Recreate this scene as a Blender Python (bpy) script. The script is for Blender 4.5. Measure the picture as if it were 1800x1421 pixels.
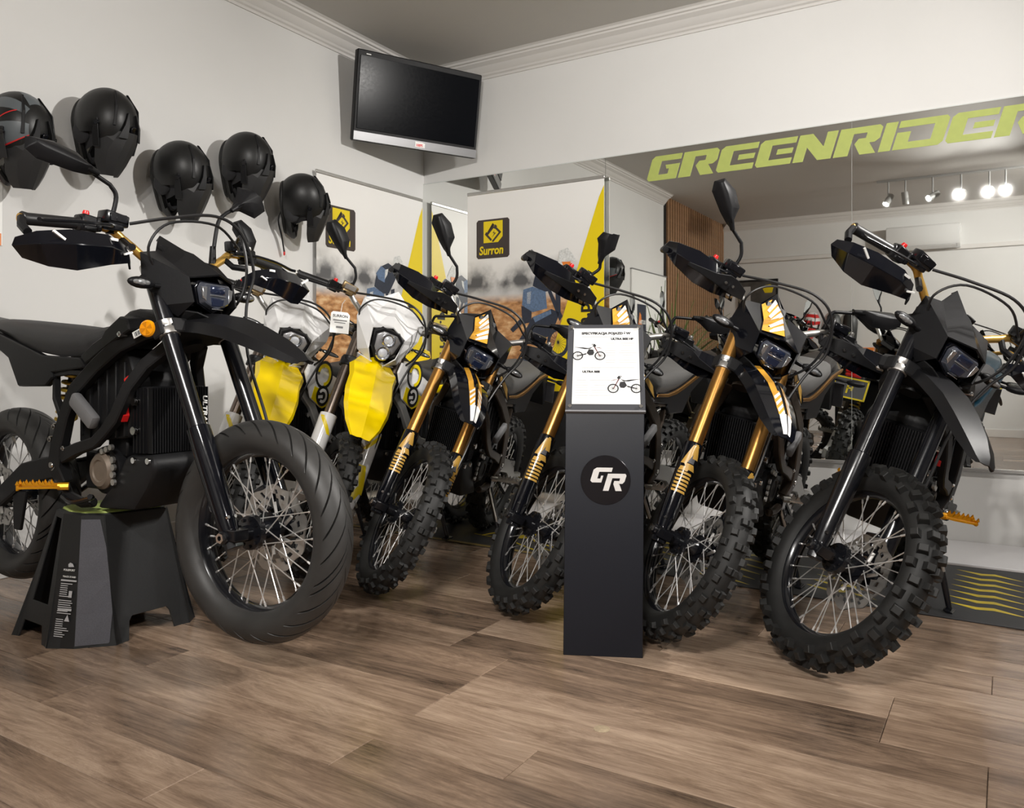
import bpy, bmesh, math, random
from mathutils import Matrix, Vector, Euler
random.seed(7)
scene = bpy.context.scene
for o in list(bpy.data.objects):
    bpy.data.objects.remove(o)
COL = scene.collection
PI = math.pi
sin, cos, rad = math.sin, math.cos, math.radians

# ------------------------------------------------------------------ camera, world, exposure, lights
CAM = Vector((3.171, -4.085, 0.88))
YAW = rad(31.57)
cd = bpy.data.cameras.new('camera')
cam = bpy.data.objects.new('camera', cd)
COL.objects.link(cam)
cam.location = CAM
cam.rotation_euler = (PI/2, 0, YAW)
cd.sensor_fit = 'HORIZONTAL'
cd.sensor_width = 36
cd.lens = 36*1416/1800
cd.shift_y = -66.5/1800
cd.clip_start = 0.05
scene.camera = cam
scene.view_settings.view_transform = 'Standard'
scene.view_settings.look = 'None'
scene.view_settings.gamma = 1
scene.view_settings.use_curve_mapping = False
scene.view_settings.exposure = 0.10
w = bpy.data.worlds.new('world')
scene.world = w
w.use_nodes = True
w.node_tree.nodes['Background'].inputs[0].default_value = (0.9, 0.95, 1.0, 1)
w.node_tree.nodes['Background'].inputs[1].default_value = 0.3

LAMPS = []
def spot_lamp(loc, target, power, size=100, blend=0.8, radius=0.04, col=(1.0, 0.965, 0.92)):
    ld = bpy.data.lights.new('track_spot', 'SPOT')
    ld.energy = power; ld.spot_size = rad(size); ld.spot_blend = blend
    ld.shadow_soft_size = radius; ld.color = col
    o = bpy.data.objects.new('track_spot', ld)
    COL.objects.link(o)
    o.location = loc
    d = Vector(target)-Vector(loc)
    o.rotation_euler = d.to_track_quat('-Z', 'Y').to_euler()
    return o
TRACK_Y, TRACK_Z = -4.735, 2.72
TRACK_HEADS = [   # x, aim point, power (0 = switched off)
    (2.05, (1.0, -3.2, 0.4), 60), (2.22, (2.1, -5.6, 1.2), 0), (2.487, (0.2, -2.6, 1.0), 80),
    (2.756, (1.4, 0.2, 0.9), 125), (3.014, (2.0, 0.2, 0.9), 125), (3.16, (2.9, 0.2, 0.9), 125)]
TRACK2_Y = -0.96
TRACK2_HEADS = [(4.50, (0.0, -1.7, 1.5), 190), (4.80, (0.0, -0.6, 1.4), 190), (5.10, (1.4, -0.8, 0.8), 110)]
FILL_TRACK_Y = -4.30
FILL_TRACK_HEADS = [(4.60, (0.6, -6.5, 1.5), 240), (4.90, (1.9, -6.5, 1.2), 120), (5.20, (3.2, -3.4, 0.0), 140)]  # unseen fill track, added to brighten the far wall and floor
for heads, hy in ((TRACK_HEADS, TRACK_Y), (TRACK2_HEADS, TRACK2_Y), (FILL_TRACK_HEADS, FILL_TRACK_Y)):
    for hx, aim, pw in heads:
        if pw:
            hp = Vector((hx, hy, TRACK_Z)); hd = (Vector(aim)-hp).normalized()
            spot_lamp(hp+hd*0.075, aim, pw, 84 if hy == TRACK_Y else 104)

# ------------------------------------------------------------------ materials
MATS = {}
def nn(nt, t, **kw):
    n = nt.nodes.new(t)
    for k, v in kw.items():
        setattr(n, k, v)
    return n
def pm(name, col, rough=0.5, metal=0.0, spec=0.5, coat=0.0, noise=0.0, nscale=60.0, bump=0.0, emit=None, es=0.0, trans=0.0, alpha=1.0, ior=None):
    if name in MATS: return MATS[name]
    m = bpy.data.materials.new(name); m.use_nodes = True
    nt = m.node_tree; b = nt.nodes['Principled BSDF']
    c = (col[0], col[1], col[2], 1)
    b.inputs['Base Color'].default_value = c
    b.inputs['Roughness'].default_value = rough
    b.inputs['Metallic'].default_value = metal
    b.inputs['Specular IOR Level'].default_value = spec
    b.inputs['Coat Weight'].default_value = coat
    b.inputs['Coat Roughness'].default_value = 0.08
    b.inputs['Transmission Weight'].default_value = trans
    b.inputs['Alpha'].default_value = alpha
    if ior: b.inputs['IOR'].default_value = ior
    if emit:
        b.inputs['Emission Color'].default_value = (*emit, 1); b.inputs['Emission Strength'].default_value = es
    tc = nn(nt, 'ShaderNodeTexCoord')
    nz = nn(nt, 'ShaderNodeTexNoise'); nz.inputs['Scale'].default_value = nscale; nz.inputs['Detail'].default_value = 4
    nt.links.new(tc.outputs['Object'], nz.inputs['Vector'])
    mr = nn(nt, 'ShaderNodeMapRange')
    dr = 0.015 if metal > 0.25 or coat > 0.3 else 0.05
    mr.inputs['To Min'].default_value = max(0.01, rough-dr); mr.inputs['To Max'].default_value = min(1, rough+dr)
    nt.links.new(nz.outputs['Fac'], mr.inputs['Value']); nt.links.new(mr.outputs['Result'], b.inputs['Roughness'])
    if noise:
        mx = nn(nt, 'ShaderNodeMix', data_type='RGBA')
        mx.inputs['A'].default_value = tuple(max(0, x*(1-noise)) for x in col)+(1,)
        mx.inputs['B'].default_value = tuple(min(1, x*(1+noise)) for x in col)+(1,)
        nt.links.new(nz.outputs['Fac'], mx.inputs['Factor']); nt.links.new(mx.outputs['Result'], b.inputs['Base Color'])
    if bump:
        bp = nn(nt, 'ShaderNodeBump'); bp.inputs['Strength'].default_value = bump; bp.inputs['Distance'].default_value = 0.002
        nt.links.new(nz.outputs['Fac'], bp.inputs['Height']); nt.links.new(bp.outputs['Normal'], b.inputs['Normal'])
    MATS[name] = m
    return m
BLK = pm('matte_black_plastic', (0.008, 0.008, 0.009), 0.42, spec=0.22, noise=0.15, nscale=200, bump=0.08)
BLK2 = pm('charcoal_plastic', (0.012, 0.012, 0.013), 0.5, spec=0.25, noise=0.2, nscale=150, bump=0.1)
GLOSS = pm('gloss_black_plastic', (0.004, 0.0045, 0.007), 0.10, spec=0.4, coat=0.1)
SATIN = pm('satin_black_metal', (0.008, 0.0085, 0.011), 0.20, metal=0.15, spec=0.6)
DEEP = pm('dark_void_plastic', (0.006, 0.006, 0.007), 0.6)
RUB = pm('tyre_rubber', (0.011, 0.011, 0.0107), 0.62, noise=0.3, nscale=35, bump=0.1)
RUBS = pm('dusty_tyre_rubber', (0.030, 0.029, 0.028), 0.5, noise=0.45, nscale=14, bump=0.12)
GOLD = pm('gold_anodised', (0.44, 0.225, 0.06), 0.30, metal=0.9)
GOLDP = pm('gold_print', (0.62, 0.36, 0.07), 0.35, coat=0.3)
ORG = pm('amber_print', (0.72, 0.36, 0.04), 0.3, coat=0.3)
WHT = pm('white_gloss_plastic', (0.78, 0.78, 0.78), 0.22, coat=0.4)
WHP = pm('white_print', (0.85, 0.85, 0.83), 0.4)
YEL = pm('yellow_gloss_plastic', (0.92, 0.66, 0.0), 0.16, coat=0.7)
YELP = pm('yellow_print', (0.85, 0.65, 0.0), 0.4)
CHR = pm('polished_metal', (0.75, 0.75, 0.75), 0.15, metal=1.0)
SIL = pm('brushed_aluminium', (0.55, 0.54, 0.52), 0.35, metal=0.9, noise=0.1)
GRYF = pm('silver_grey_frame', (0.42, 0.42, 0.41), 0.35, metal=0.6)
BRN = pm('bronze_brown_frame', (0.075, 0.058, 0.045), 0.35, metal=0.6, noise=0.15, nscale=90)
TITN = pm('dark_bronze_fork', (0.16, 0.13, 0.11), 0.25, metal=0.85)
SPOKE = pm('stainless_spoke', (0.80, 0.79, 0.78), 0.28, metal=0.75)
GOLDB = pm('gold_handlebar', (0.72, 0.43, 0.10), 0.3, metal=0.7)
PEGG = pm('gold_foot_peg', (0.80, 0.36, 0.01), 0.35, metal=0.5)
BRZ = pm('bronze_reservoir', (0.28, 0.2, 0.1), 0.35, metal=0.8)
SEATM = pm('seat_vinyl', (0.03, 0.03, 0.032), 0.6, noise=0.2, nscale=300, bump=0.25)
SEATG = pm('grey_seat_vinyl', (0.07, 0.068, 0.066), 0.65, noise=0.2, nscale=300, bump=0.25)
RED = pm('red_plastic', (0.75, 0.02, 0.02), 0.3)
REDL = pm('red_lens', (0.6, 0.01, 0.01), 0.1, coat=0.6)
AMB = pm('amber_reflector', (0.85, 0.32, 0.0), 0.15, coat=0.6)
AMB2 = pm('dark_amber_reflector', (0.6, 0.2, 0.0), 0.15, coat=0.6)
LENS = pm('smoked_lens', (0.05, 0.055, 0.07), 0.05, coat=1.0)
LENSC = pm('clear_lens_facets', (0.36, 0.37, 0.38), 0.12, metal=0.6, noise=0.7, nscale=150)
LENSB = pm('blue_coated_lens', (0.02, 0.03, 0.07), 0.04, metal=0.5, coat=1.0)
REFL = pm('headlight_reflector', (0.6, 0.62, 0.66), 0.15, metal=0.9)
CABLE = pm('cable_rubber', (0.012, 0.012, 0.013), 0.4)
MGLASS = pm('mirror_glass_small', (0.75, 0.78, 0.8), 0.03, metal=1.0)
BROWNM = pm('tan_motor_cover', (0.2, 0.16, 0.125), 0.45, metal=0.3, noise=0.25, nscale=40)
CARB = pm('carbon_look_plastic', (0.007, 0.007, 0.008), 0.38, spec=0.3, noise=0.4, nscale=400)
SPRING = pm('gold_spring', (0.55, 0.36, 0.05), 0.3, metal=0.7)
GRYP = pm('grey_padding', (0.16, 0.16, 0.165), 0.6)
LIME = pm('lime_pad', (0.42, 0.52, 0.14), 0.6)
TEALP = pm('teal_print', (0.05, 0.45, 0.42), 0.35)
BLUEP = pm('petrol_blue_plastic', (0.004, 0.032, 0.055), 0.25, coat=0.3)

# ------------------------------------------------------------------ mesh builder
class MB:
    def __init__(s): s.v = []; s.f = []; s.m = []
    def add(s, vs, fs, mi=0, M=None):
        n = len(s.v)
        s.v += [tuple(M @ Vector(p)) for p in vs] if M is not None else [tuple(p) for p in vs]
        for f in fs: s.f.append(tuple(n+i for i in f)); s.m.append(mi)
        return s
    def box(s, c, d, M=None, mi=0, taper=1.0):
        x, y, z = d[0]/2, d[1]/2, d[2]/2
        vs = [(-x, -y, -z), (x, -y, -z), (x, y, -z), (-x, y, -z), (-x*taper, -y*taper, z), (x*taper, -y*taper, z), (x*taper, y*taper, z), (-x*taper, y*taper, z)]
        T = Matrix.Translation(c)
        if M is not None: T = T @ M.to_4x4()
        return s.add(vs, [(0, 3, 2, 1), (4, 5, 6, 7), (0, 1, 5, 4), (1, 2, 6, 5), (2, 3, 7, 6), (3, 0, 4, 7)], mi, T)
    def tube(s, pts, r, n=8, mi=0, caps=True, flat=None):
        pts = [Vector(p) for p in pts]; k = len(pts)
        rs = r if isinstance(r, (list, tuple)) else [r]*k
        up = None; rings = []
        for i in range(k):
            t = (pts[min(i+1, k-1)]-pts[max(i-1, 0)]).normalized()
            if up is None:
                up = Vector((0, 1, 0)) if abs(t.y) < 0.9 else Vector((0, 0, 1))
            u = (up-t*up.dot(t)).normalized(); w_ = t.cross(u); up = u
            ring = []
            for j in range(n):
                a = 2*PI*(j+(0.5 if flat else 0))/n
                fx, fy = flat if flat else (1, 1)
                ring.append(pts[i]+u*cos(a)*rs[i]*fx+w_*sin(a)*rs[i]*fy)
            rings.append(ring)
        vs = [p for rg in rings for p in rg]; fs = []
        for i in range(k-1):
            for j in range(n):
                fs.append((i*n+j, i*n+(j+1) % n, (i+1)*n+(j+1) % n, (i+1)*n+j))
        if caps:
            fs.append(tuple(reversed(range(n)))); fs.append(tuple((k-1)*n+j for j in range(n)))
        return s.add(vs, fs, mi)
    def lathe(s, prof, o=(0, 0, 0), ax=(0, 1, 0), n=32, mi=0, closed=False):
        ax = Vector(ax).normalized(); u = ax.orthogonal().normalized(); w_ = ax.cross(u); o = Vector(o)
        vs = []; fs = []; k = len(prof)
        for j in range(n):
            a = 2*PI*j/n; d = u*cos(a)+w_*sin(a)
            for r, h in prof: vs.append(o+d*r+ax*h)
        for j in range(n):
            for i in range(k if closed else k-1):
                i2 = (i+1) % k; j2 = (j+1) % n
                fs.append((j*k+i, j*k+i2, j2*k+i2, j2*k+i))
        return s.add(vs, fs, mi)
    def prism(s, poly, a, b, axis='y', mi=0, inset=1.0, M=None):
        # poly in the plane across the axis, extruded from a to b ('y': poly is (x,z))
        n = len(poly); cx = sum(p[0] for p in poly)/n; cy = sum(p[1] for p in poly)/n
        def P(q, h):
            return {'y': (q[0], h, q[1]), 'z': (q[0], q[1], h), 'x': (h, q[0], q[1])}[axis]
        vs = [P(q, a) for q in poly]+[P((cx+(q[0]-cx)*inset, cy+(q[1]-cy)*inset), b) for q in poly]
        fs = [tuple(range(n)), tuple(range(2*n-1, n-1, -1))]+[(i, (i+1) % n, n+(i+1) % n, n+i) for i in range(n)]
        return s.add(vs, fs, mi, M)
    def loft(s, rings, mi=0, caps=True, closed=True):
        n = len(rings[0]); k = len(rings); vs = [p for r in rings for p in r]; fs = []
        for i in range(k-1):
            for j in range(n if closed else n-1):
                fs.append((i*n+j, i*n+(j+1) % n, (i+1)*n+(j+1) % n, (i+1)*n+j))
        if caps and closed:
            fs.append(tuple(reversed(range(n)))); fs.append(tuple((k-1)*n+j for j in range(n)))
        return s.add(vs, fs, mi)
    def ell(s, c, d, n=14, k=8, mi=0, M=None):
        vs = []; fs = []
        for i in range(k+1):
            ph = -PI/2+PI*i/k
            for j in range(n):
                a = 2*PI*j/n; vs.append((d[0]*cos(ph)*cos(a), d[1]*cos(ph)*sin(a), d[2]*sin(ph)))
        for i in range(k):
            for j in range(n): fs.append((i*n+j, i*n+(j+1) % n, (i+1)*n+(j+1) % n, (i+1)*n+j))
        T = Matrix.Translation(c)
        if M is not None: T = T @ M.to_4x4()
        return s.add(vs, fs, mi, T)
    def mirror_y(s):
        n = len(s.v); m = len(s.f)
        s.v += [(x, -y, z) for x, y, z in s.v[:n]]
        for i in range(m): s.f.append(tuple(n+j for j in reversed(s.f[i]))); s.m.append(s.m[i])
        return s
    def mesh(s, name, mats, bev=0.0, seg=1, solid=0.0, sub=0, smooth=38, weld=True):
        if not isinstance(mats, (list, tuple)): mats = [mats]
        me = bpy.data.meshes.new(name)
        me.from_pydata(s.v, [], s.f)
        for m in mats: me.materials.append(m)
        for p, mi in zip(me.polygons, s.m): p.material_index = mi
        bm = bmesh.new(); bm.from_mesh(me)
        if weld: bmesh.ops.remove_doubles(bm, verts=bm.verts, dist=1e-5)
        bmesh.ops.recalc_face_normals(bm, faces=bm.faces)
        if solid: bmesh.ops.solidify(bm, geom=bm.faces[:], thickness=solid)
        if bev:
            es = [e for e in bm.edges if len(e.link_faces) == 2 and e.calc_face_angle(0) > rad(28)]
            bmesh.ops.bevel(bm, geom=es, offset=bev, segments=seg, affect='EDGES', clamp_overlap=True, profile=0.5)
        if sub:
            for _ in range(sub):
                bmesh.ops.subdivide_edges(bm, edges=bm.edges[:], cuts=1, use_grid_fill=True, smooth=1.0)
        bm.to_mesh(me); bm.free()
        if smooth:
            me.shade_smooth(); me.set_sharp_from_angle(angle=rad(smooth))
        return me
def put(name, me, parent=None, M=None):
    o = bpy.data.objects.new(name, me); COL.objects.link(o)
    if parent is not None: o.parent = parent
    if M is not None: o.matrix_basis = M
    return o
def obj(name, mb, mats, parent=None, M=None, **kw):
    return put(name, mb.mesh(name, mats, **kw), parent, M)
def empty(name, loc, rz=0.0):
    o = bpy.data.objects.new(name, None); COL.objects.link(o); o.location = loc; o.rotation_euler = (0, 0, rz); o.empty_display_size = 0.1
    return o
def tag(o, label=None, cat=None, group=None, kind=None):
    if label: o['label'] = label
    if cat: o['category'] = cat
    if group: o['group'] = group
    if kind: o['kind'] = kind
    return o
_tc = {}
def text_mesh(body, size, mat, ext=0.0004, shear=0.0, align='LEFT', sx=1.0, bold=0.0):
    key = (body, size, mat.name, shear, align, sx, bold)
    if key in _tc: return _tc[key]
    cu = bpy.data.curves.new('lettering', 'FONT'); cu.body = body; cu.size = size; cu.extrude = ext; cu.shear = shear; cu.align_x = align; cu.offset = bold; cu.resolution_u = 3
    o = bpy.data.objects.new('lettering', cu); COL.objects.link(o)
    dg = bpy.context.evaluated_depsgraph_get(); dg.update()
    me = bpy.data.meshes.new_from_object(o.evaluated_get(dg))
    me.materials.clear(); me.materials.append(mat)
    if sx != 1.0: me.transform(Matrix.Diagonal((sx, 1, 1, 1)))
    bpy.data.objects.remove(o)
    _tc[key] = me
    return me
def frame(o, u, v):   # matrix whose x axis is u, y axis is v (z = u x v), at o
    u = Vector(u).normalized(); v = Vector(v); v = (v-u*v.dot(u)).normalized(); n = u.cross(v)
    return Matrix(((u.x, v.x, n.x, o[0]), (u.y, v.y, n.y, o[1]), (u.z, v.z, n.z, o[2]), (0, 0, 0, 1)))

# ------------------------------------------------------------------ room
X0, Y0 = -0.384, 0.495            # inner faces of the helmet wall and of the mirror wall
RX, RY, RZ = 6.4, -6.575, 2.945
KW = 1.1212
def W(x, y, z): return CAM+KW*(Vector((x, y, z))-CAM)
def wall_mat(name, col, rough=0.75):
    m = pm(name, col, rough, noise=0.03, nscale=3.0, bump=0.0)
    nt = m.node_tree; b = nt.nodes['Principled BSDF']
    tc = nn(nt, 'ShaderNodeTexCoord'); nz = nn(nt, 'ShaderNodeTexNoise'); nz.inputs['Scale'].default_value = 260
    bp = nn(nt, 'ShaderNodeBump'); bp.inputs['Strength'].default_value = 0.06; bp.inputs['Distance'].default_value = 0.002
    nt.links.new(tc.outputs['Object'], nz.inputs['Vector']); nt.links.new(nz.outputs['Fac'], bp.inputs['Height']); nt.links.new(bp.outputs['Normal'], b.inputs['Normal'])
    return m
WALL = wall_mat('painted_wall', (0.72, 0.715, 0.70))
CEIL = wall_mat('painted_ceiling', (0.56, 0.54, 0.51))
TRIM = pm('white_trim_paint', (0.70, 0.68, 0.655), 0.55)
def struct(name, mb, mat, parent=None, **kw):
    o = obj(name, mb, mat, parent, **kw)
    if parent is None: o['kind'] = 'structure'
    return o
T = 0.12
LX, LY = RX-X0, Y0-RY; MX, MY = (RX+X0)/2, (Y0+RY)/2
struct('wall_left', MB().box((X0-T/2, MY, RZ/2), (T, LY+2*T, RZ)), WALL, smooth=0)
struct('wall_back', MB().box((MX, Y0+T/2, RZ/2), (LX, T, RZ)), WALL, smooth=0)
struct('wall_front', MB().box((MX, RY-T/2, RZ/2), (LX, T, RZ)), WALL, smooth=0)
struct('wall_right', MB().box((RX+T/2, MY, RZ/2), (T, LY+2*T, RZ)), WALL, smooth=0)
struct('ceiling', MB().box((MX, MY, RZ+T/2), (LX+2*T, LY+2*T, T)), CEIL, smooth=0)
# crown moulding: profile (offset from wall, height below ceiling)
CP = [(o*1.12, h*1.12) for o, h in [(0, 0.10), (0.008, 0.10), (0.012, 0.088), (0.022, 0.082), (0.028, 0.072), (0.034, 0.068), (0.055, 0.040), (0.082, 0.026), (0.086, 0.018), (0.098, 0.016), (0.104, 0.006), (0.12, 0.0), (0, 0)]]
def crown(p0, p1, nrm, m0, m1):
    rings = []
    d = (Vector(p1)-Vector(p0)).normalized(); nrm = Vector(nrm)
    for p, m in ((Vector(p0), m0), (Vector(p1), m1)):
        rings.append([tuple(p+nrm*o+d*(o*m)+Vector((0, 0, RZ-h))) for o, h in CP])
    return MB().loft(rings)
SLAT_Y0 = 2*Y0-(CAM.y+KW*8.31)   # where the slatted cladding starts on the helmet wall
struct('trim_1', crown((X0, SLAT_Y0, 0), (X0, Y0, 0), (1, 0, 0), 0, -1), TRIM, smooth=20)
struct('trim_2', crown((X0, Y0, 0), (RX, Y0, 0), (0, -1, 0), 1, -1), TRIM, smooth=20)
struct('trim_3', crown((X0, RY, 0), (RX, RY, 0), (0, 1, 0), 1, -1), TRIM, smooth=20)
struct('trim_4', crown((RX, RY, 0), (RX, Y0, 0), (-1, 0, 0), 1, -1), TRIM, smooth=20)
struct('trim_5', MB().box((MX, RY+0.02, 2.385), (LX, 0.04, 0.055)), TRIM, bev=0.004)
struct('baseboard_left', MB().box((X0+0.008, MY, 0.052), (0.016, LY, 0.104)), TRIM, bev=0.003)
struct('baseboard_front', MB().box((MX, RY+0.008, 0.05), (LX, 0.016, 0.10)), TRIM, bev=0.003)
LEDG = pm('grey_ledge_metal', (0.42, 0.41, 0.40), 0.4, metal=0.5)
struct('trim_6', MB().box((MX, Y0-0.010, 0.370), (LX, 0.020, 0.016)), LEDG, bev=0.002)

# ---- floor planks
def plank_mat():
    m = bpy.data.materials.new('weathered_oak_plank'); m.use_nodes = True
    nt = m.node_tree; b = nt.nodes['Principled BSDF']; L = nt.links.new
    tc = nn(nt, 'ShaderNodeTexCoord'); oi = nn(nt, 'ShaderNodeObjectInfo')
    ad = nn(nt, 'ShaderNodeVectorMath', operation='ADD'); sc = nn(nt, 'ShaderNodeVectorMath', operation='SCALE'); sc.inputs['Scale'].default_value = 37.0
    cb = nn(nt, 'ShaderNodeCombineXYZ'); L(oi.outputs['Random'], cb.inputs[0]); L(oi.outputs['Random'], cb.inputs[1]); L(oi.outputs['Random'], cb.inputs[2])
    L(cb.outputs[0], sc.inputs[0]); L(tc.outputs['Object'], ad.inputs[0]); L(sc.outputs[0], ad.inputs[1])
    def noise(scale, sx, det=6, rough=0.6, dist=0.0):
        mp = nn(nt, 'ShaderNodeMapping'); mp.inputs['Scale'].default_value = (sx, 1, 1); L(ad.outputs[0], mp.inputs[0])
        n = nn(nt, 'ShaderNodeTexNoise'); n.inputs['Scale'].default_value = scale; n.inputs['Detail'].default_value = det; n.inputs['Roughness'].default_value = rough; n.inputs['Distortion'].default_value = dist
        L(mp.outputs[0], n.inputs['Vector']); return n
    g = noise(70, 0.05, 8, 0.75, 0.8); bl = noise(4.5, 0.4, 6, 0.65, 1.0); st = noise(14, 0.14, 10, 0.8, 1.6); sw = noise(45, 3.5, 4, 0.6, 0.4)
    cr = nn(nt, 'ShaderNodeValToRGB'); e = cr.color_ramp.elements
    e[0].position = 0.30; e[0].color = (0.05, 0.034, 0.024, 1); e[1].position = 0.70; e[1].color = (0.52, 0.385, 0.28, 1)
    k = e.new(0.5); k.color = (0.26, 0.178, 0.124, 1)
    m1 = nn(nt, 'ShaderNodeMath', operation='MULTIPLY_ADD'); m1.inputs[1].default_value = 0.55; L(st.outputs['Fac'], m1.inputs[0])
    m2 = nn(nt, 'ShaderNodeMath', operation='MULTIPLY_ADD'); m2.inputs[1].default_value = 0.45; L(bl.outputs['Fac'], m2.inputs[0])
    m3 = nn(nt, 'ShaderNodeMath', operation='MULTIPLY'); m3.inputs[1].default_value = 0.30; L(g.outputs['Fac'], m3.inputs[0])
    L(m3.outputs[0], m2.inputs[2]); L(m2.outputs[0], m1.inputs[2])
    m4 = nn(nt, 'ShaderNodeMath', operation='MULTIPLY_ADD'); m4.inputs[1].default_value = 0.16; L(oi.outputs['Random'], m4.inputs[0])
    m5 = nn(nt, 'ShaderNodeMath', operation='SUBTRACT'); m5.inputs[1].default_value = 0.24; L(m1.outputs[0], m4.inputs[2]); L(m4.outputs[0], m5.inputs[0])
    L(m5.outputs[0], cr.inputs[0]); L(cr.outputs[0], b.inputs['Base Color'])
    mr = nn(nt, 'ShaderNodeMapRange'); mr.inputs['To Min'].default_value = 0.13; mr.inputs['To Max'].default_value = 0.27; L(st.outputs['Fac'], mr.inputs['Value']); L(mr.outputs[0], b.inputs['Roughness'])
    bp = nn(nt, 'ShaderNodeBump'); bp.inputs['Strength'].default_value = 0.12; bp.inputs['Distance'].default_value = 0.002
    mm = nn(nt, 'ShaderNodeMath', operation='ADD'); L(g.outputs['Fac'], mm.inputs[0]); L(sw.outputs['Fac'], mm.inputs[1])
    L(mm.outputs[0], bp.inputs['Height']); L(bp.outputs['Normal'], b.inputs['Normal'])
    b.inputs['Specular IOR Level'].default_value = 0.5
    return m
PLANK = plank_mat()
floor = struct('floor', MB().box((MX, MY, -0.06), (LX+2*T, LY+2*T, 0.096)), pm('floor_joint', (0.02, 0.014, 0.01), 0.8), smooth=0)
PW, PL = 0.151, 1.24
row = 0; y = -2.18-0.151*29
pm_cache = {}
def plank_mesh(L_):
    key = round(L_, 2)
    if key in pm_cache: return pm_cache[key]
    hx, hy, b = L_/2-0.0007, PW/2-0.0006, 0.0014
    vs = [(-hx, -hy, -0.012), (hx, -hy, -0.012), (hx, hy, -0.012), (-hx, hy, -0.012), (-hx, -hy, -0.0014), (hx, -hy, -0.0014), (hx, hy, -0.0014), (-hx, hy, -0.0014), (-hx+b, -hy+b, 0), (hx-b, -hy+b, 0), (hx-b, hy-b, 0), (-hx+b, hy-b, 0)]
    fs = [(8, 9, 10, 11)]+[(i, (i+1) % 4, 4+(i+1) % 4, 4+i) for i in range(4)]+[(4+i, 4+(i+1) % 4, 8+(i+1) % 4, 8+i) for i in range(4)]
    me = MB().add(vs, fs).mesh('plank', PLANK, smooth=0)
    pm_cache[key] = me
    return me
rp = random.Random(11)
while y < Y0:
    x0 = X0-rp.choice([0.2, 0.42, 0.64, 0.86, 1.08])
    while x0 < RX-1.4:
        a, b_ = max(x0, X0), min(x0+PL, RX)
        if b_-a > 0.05 and y > RY-0.1:
            o = put('plank', plank_mesh(b_-a), floor); o.location = ((a+b_)/2, min(y+PW/2, Y0-PW/2+0.1), 0)
        x0 += PL
    y += PW
# ------------------------------------------------------------------ motorcycles (x forward, y left, z up, rear axle above the origin)
WB, RWH = 1.26, 0.31
A_ = Vector((-0.438, 0, 0.899)); P_ = Vector((0.899, 0, 0.438)); FA = Vector((WB, 0, RWH)); AXO = FA-0.04*P_
def steer_mat(d):
    return Matrix.Translation(AXO) @ Matrix.Rotation(d, 4, A_) @ Matrix.Translation(-AXO)
def cr(pts, n=6):    # Catmull-Rom
    pts = [Vector(p) for p in pts]; q = [2*pts[0]-pts[1]]+pts+[2*pts[-1]-pts[-2]]; out = []
    for i in range(1, len(q)-2):
        for k in range(n):
            t = k/n
            out.append(0.5*((2*q[i])+(q[i+1]-q[i-1])*t+(2*q[i-1]-5*q[i]+4*q[i+1]-q[i+2])*t*t+(3*q[i]-q[i-1]-3*q[i+1]+q[i+2])*t**3))
    return out+[pts[-1]]
def fk(s, side, out=0.0, fwd=0.0, y0=0.105):   # a point beside a fork leg
    return FA+s*A_+Vector((0, side*(y0+out), 0))+fwd*P_

def tyre_mesh(kind):
    mb = MB()
    if kind == 'street':
        Rc, rt, NA, NP = 0.252, 0.053, 384, 33
        vs = []; fs = []
        for i in range(NA):
            th = 2*PI*i/NA
            for j in range(NP):
                al = rad(-148)+rad(296)*j/(NP-1)
                r_ = rt*(1.0 if abs(al) < 1.2 else 1.0-0.10*(abs(al)-1.2))
                s_ = abs(al); th = 2*PI*(i-22*s_**0.75)/NA
                if 0.08 < s_ < 1.15 and (i+(7 if al > 0 else 0)) % 14 == 0: r_ -= 0.007
                R_ = Rc+r_*cos(al)*1.0
                vs.append((R_*cos(th), r_*1.08*sin(al), R_*sin(th)))
        for i in range(NA):
            for j in range(NP-1):
                i2 = (i+1) % NA
                fs.append((i*NP+j, i*NP+j+1, i2*NP+j+1, i2*NP+j))
        mb.add(vs, fs)
        return mb.mesh('tyre', RUBS, smooth=25)
    if kind == 'knobby': Rc, rt, N, rows, kh = 0.2635, 0.040, 52, [[(12, .017, .020), (-12, .017, .020), (66, .017, .020), (-66, .017, .020)], [(38, .020, .020), (-38, .020, .020)]], 0.012
    else: Rc, rt, N, rows, kh = 0.2640, 0.041, 42, [[(16, .025, .021), (-16, .025, .021), (70, .022, .022), (-70, .022, .022)], [(44, .027, .022), (-44, .027, .022), (0, .016, .018)]], 0.019
    prof = []
    for j in range(19):
        al = rad(-146)+rad(292)*j/18
        prof.append((Rc+rt*cos(al), rt*sin(al)*1.05))
    mb.lathe(prof, n=72)
    for i in range(N):
        for (ad, wy, ln) in rows[i % 2]:
            for sgn in ((1,) if kind != 'knobby' else (1,)):
                th = 2*PI*(i+0.12*random.uniform(-1, 1)*0.3)/N; al = rad(ad)
                rd = Vector((cos(th), 0, sin(th))); tg = Vector((-sin(th), 0, cos(th))); yy = Vector((0, 1, 0))
                nrm = rd*cos(al)+yy*sin(al); lat = yy*cos(al)-rd*sin(al)
                c = rd*(Rc+rt*cos(al))+yy*rt*1.05*sin(al)
                vs = []
                for hh, sc in ((-0.003, 1.12), (kh*0.9, 0.93), (kh, 0.80)):
                    for a_, b_ in ((-1, -1), (1, -1), (1, 1), (-1, 1)):
                        vs.append(c+nrm*hh+tg*(a_*ln/2*sc)+lat*(b_*wy/2*sc))
                mb.add(vs, [(8, 9, 10, 11)]+[(k, (k+1) % 4, 4+(k+1) % 4, 4+k) for k in range(4)]+[(4+k, 4+(k+1) % 4, 8+(k+1) % 4, 8+k) for k in range(4)])
            if kind == 'knobby' and abs(ad) < 20:   # a second block beside the first
                pass
    return mb.mesh('tyre', RUB, smooth=30, weld=False)
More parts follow.
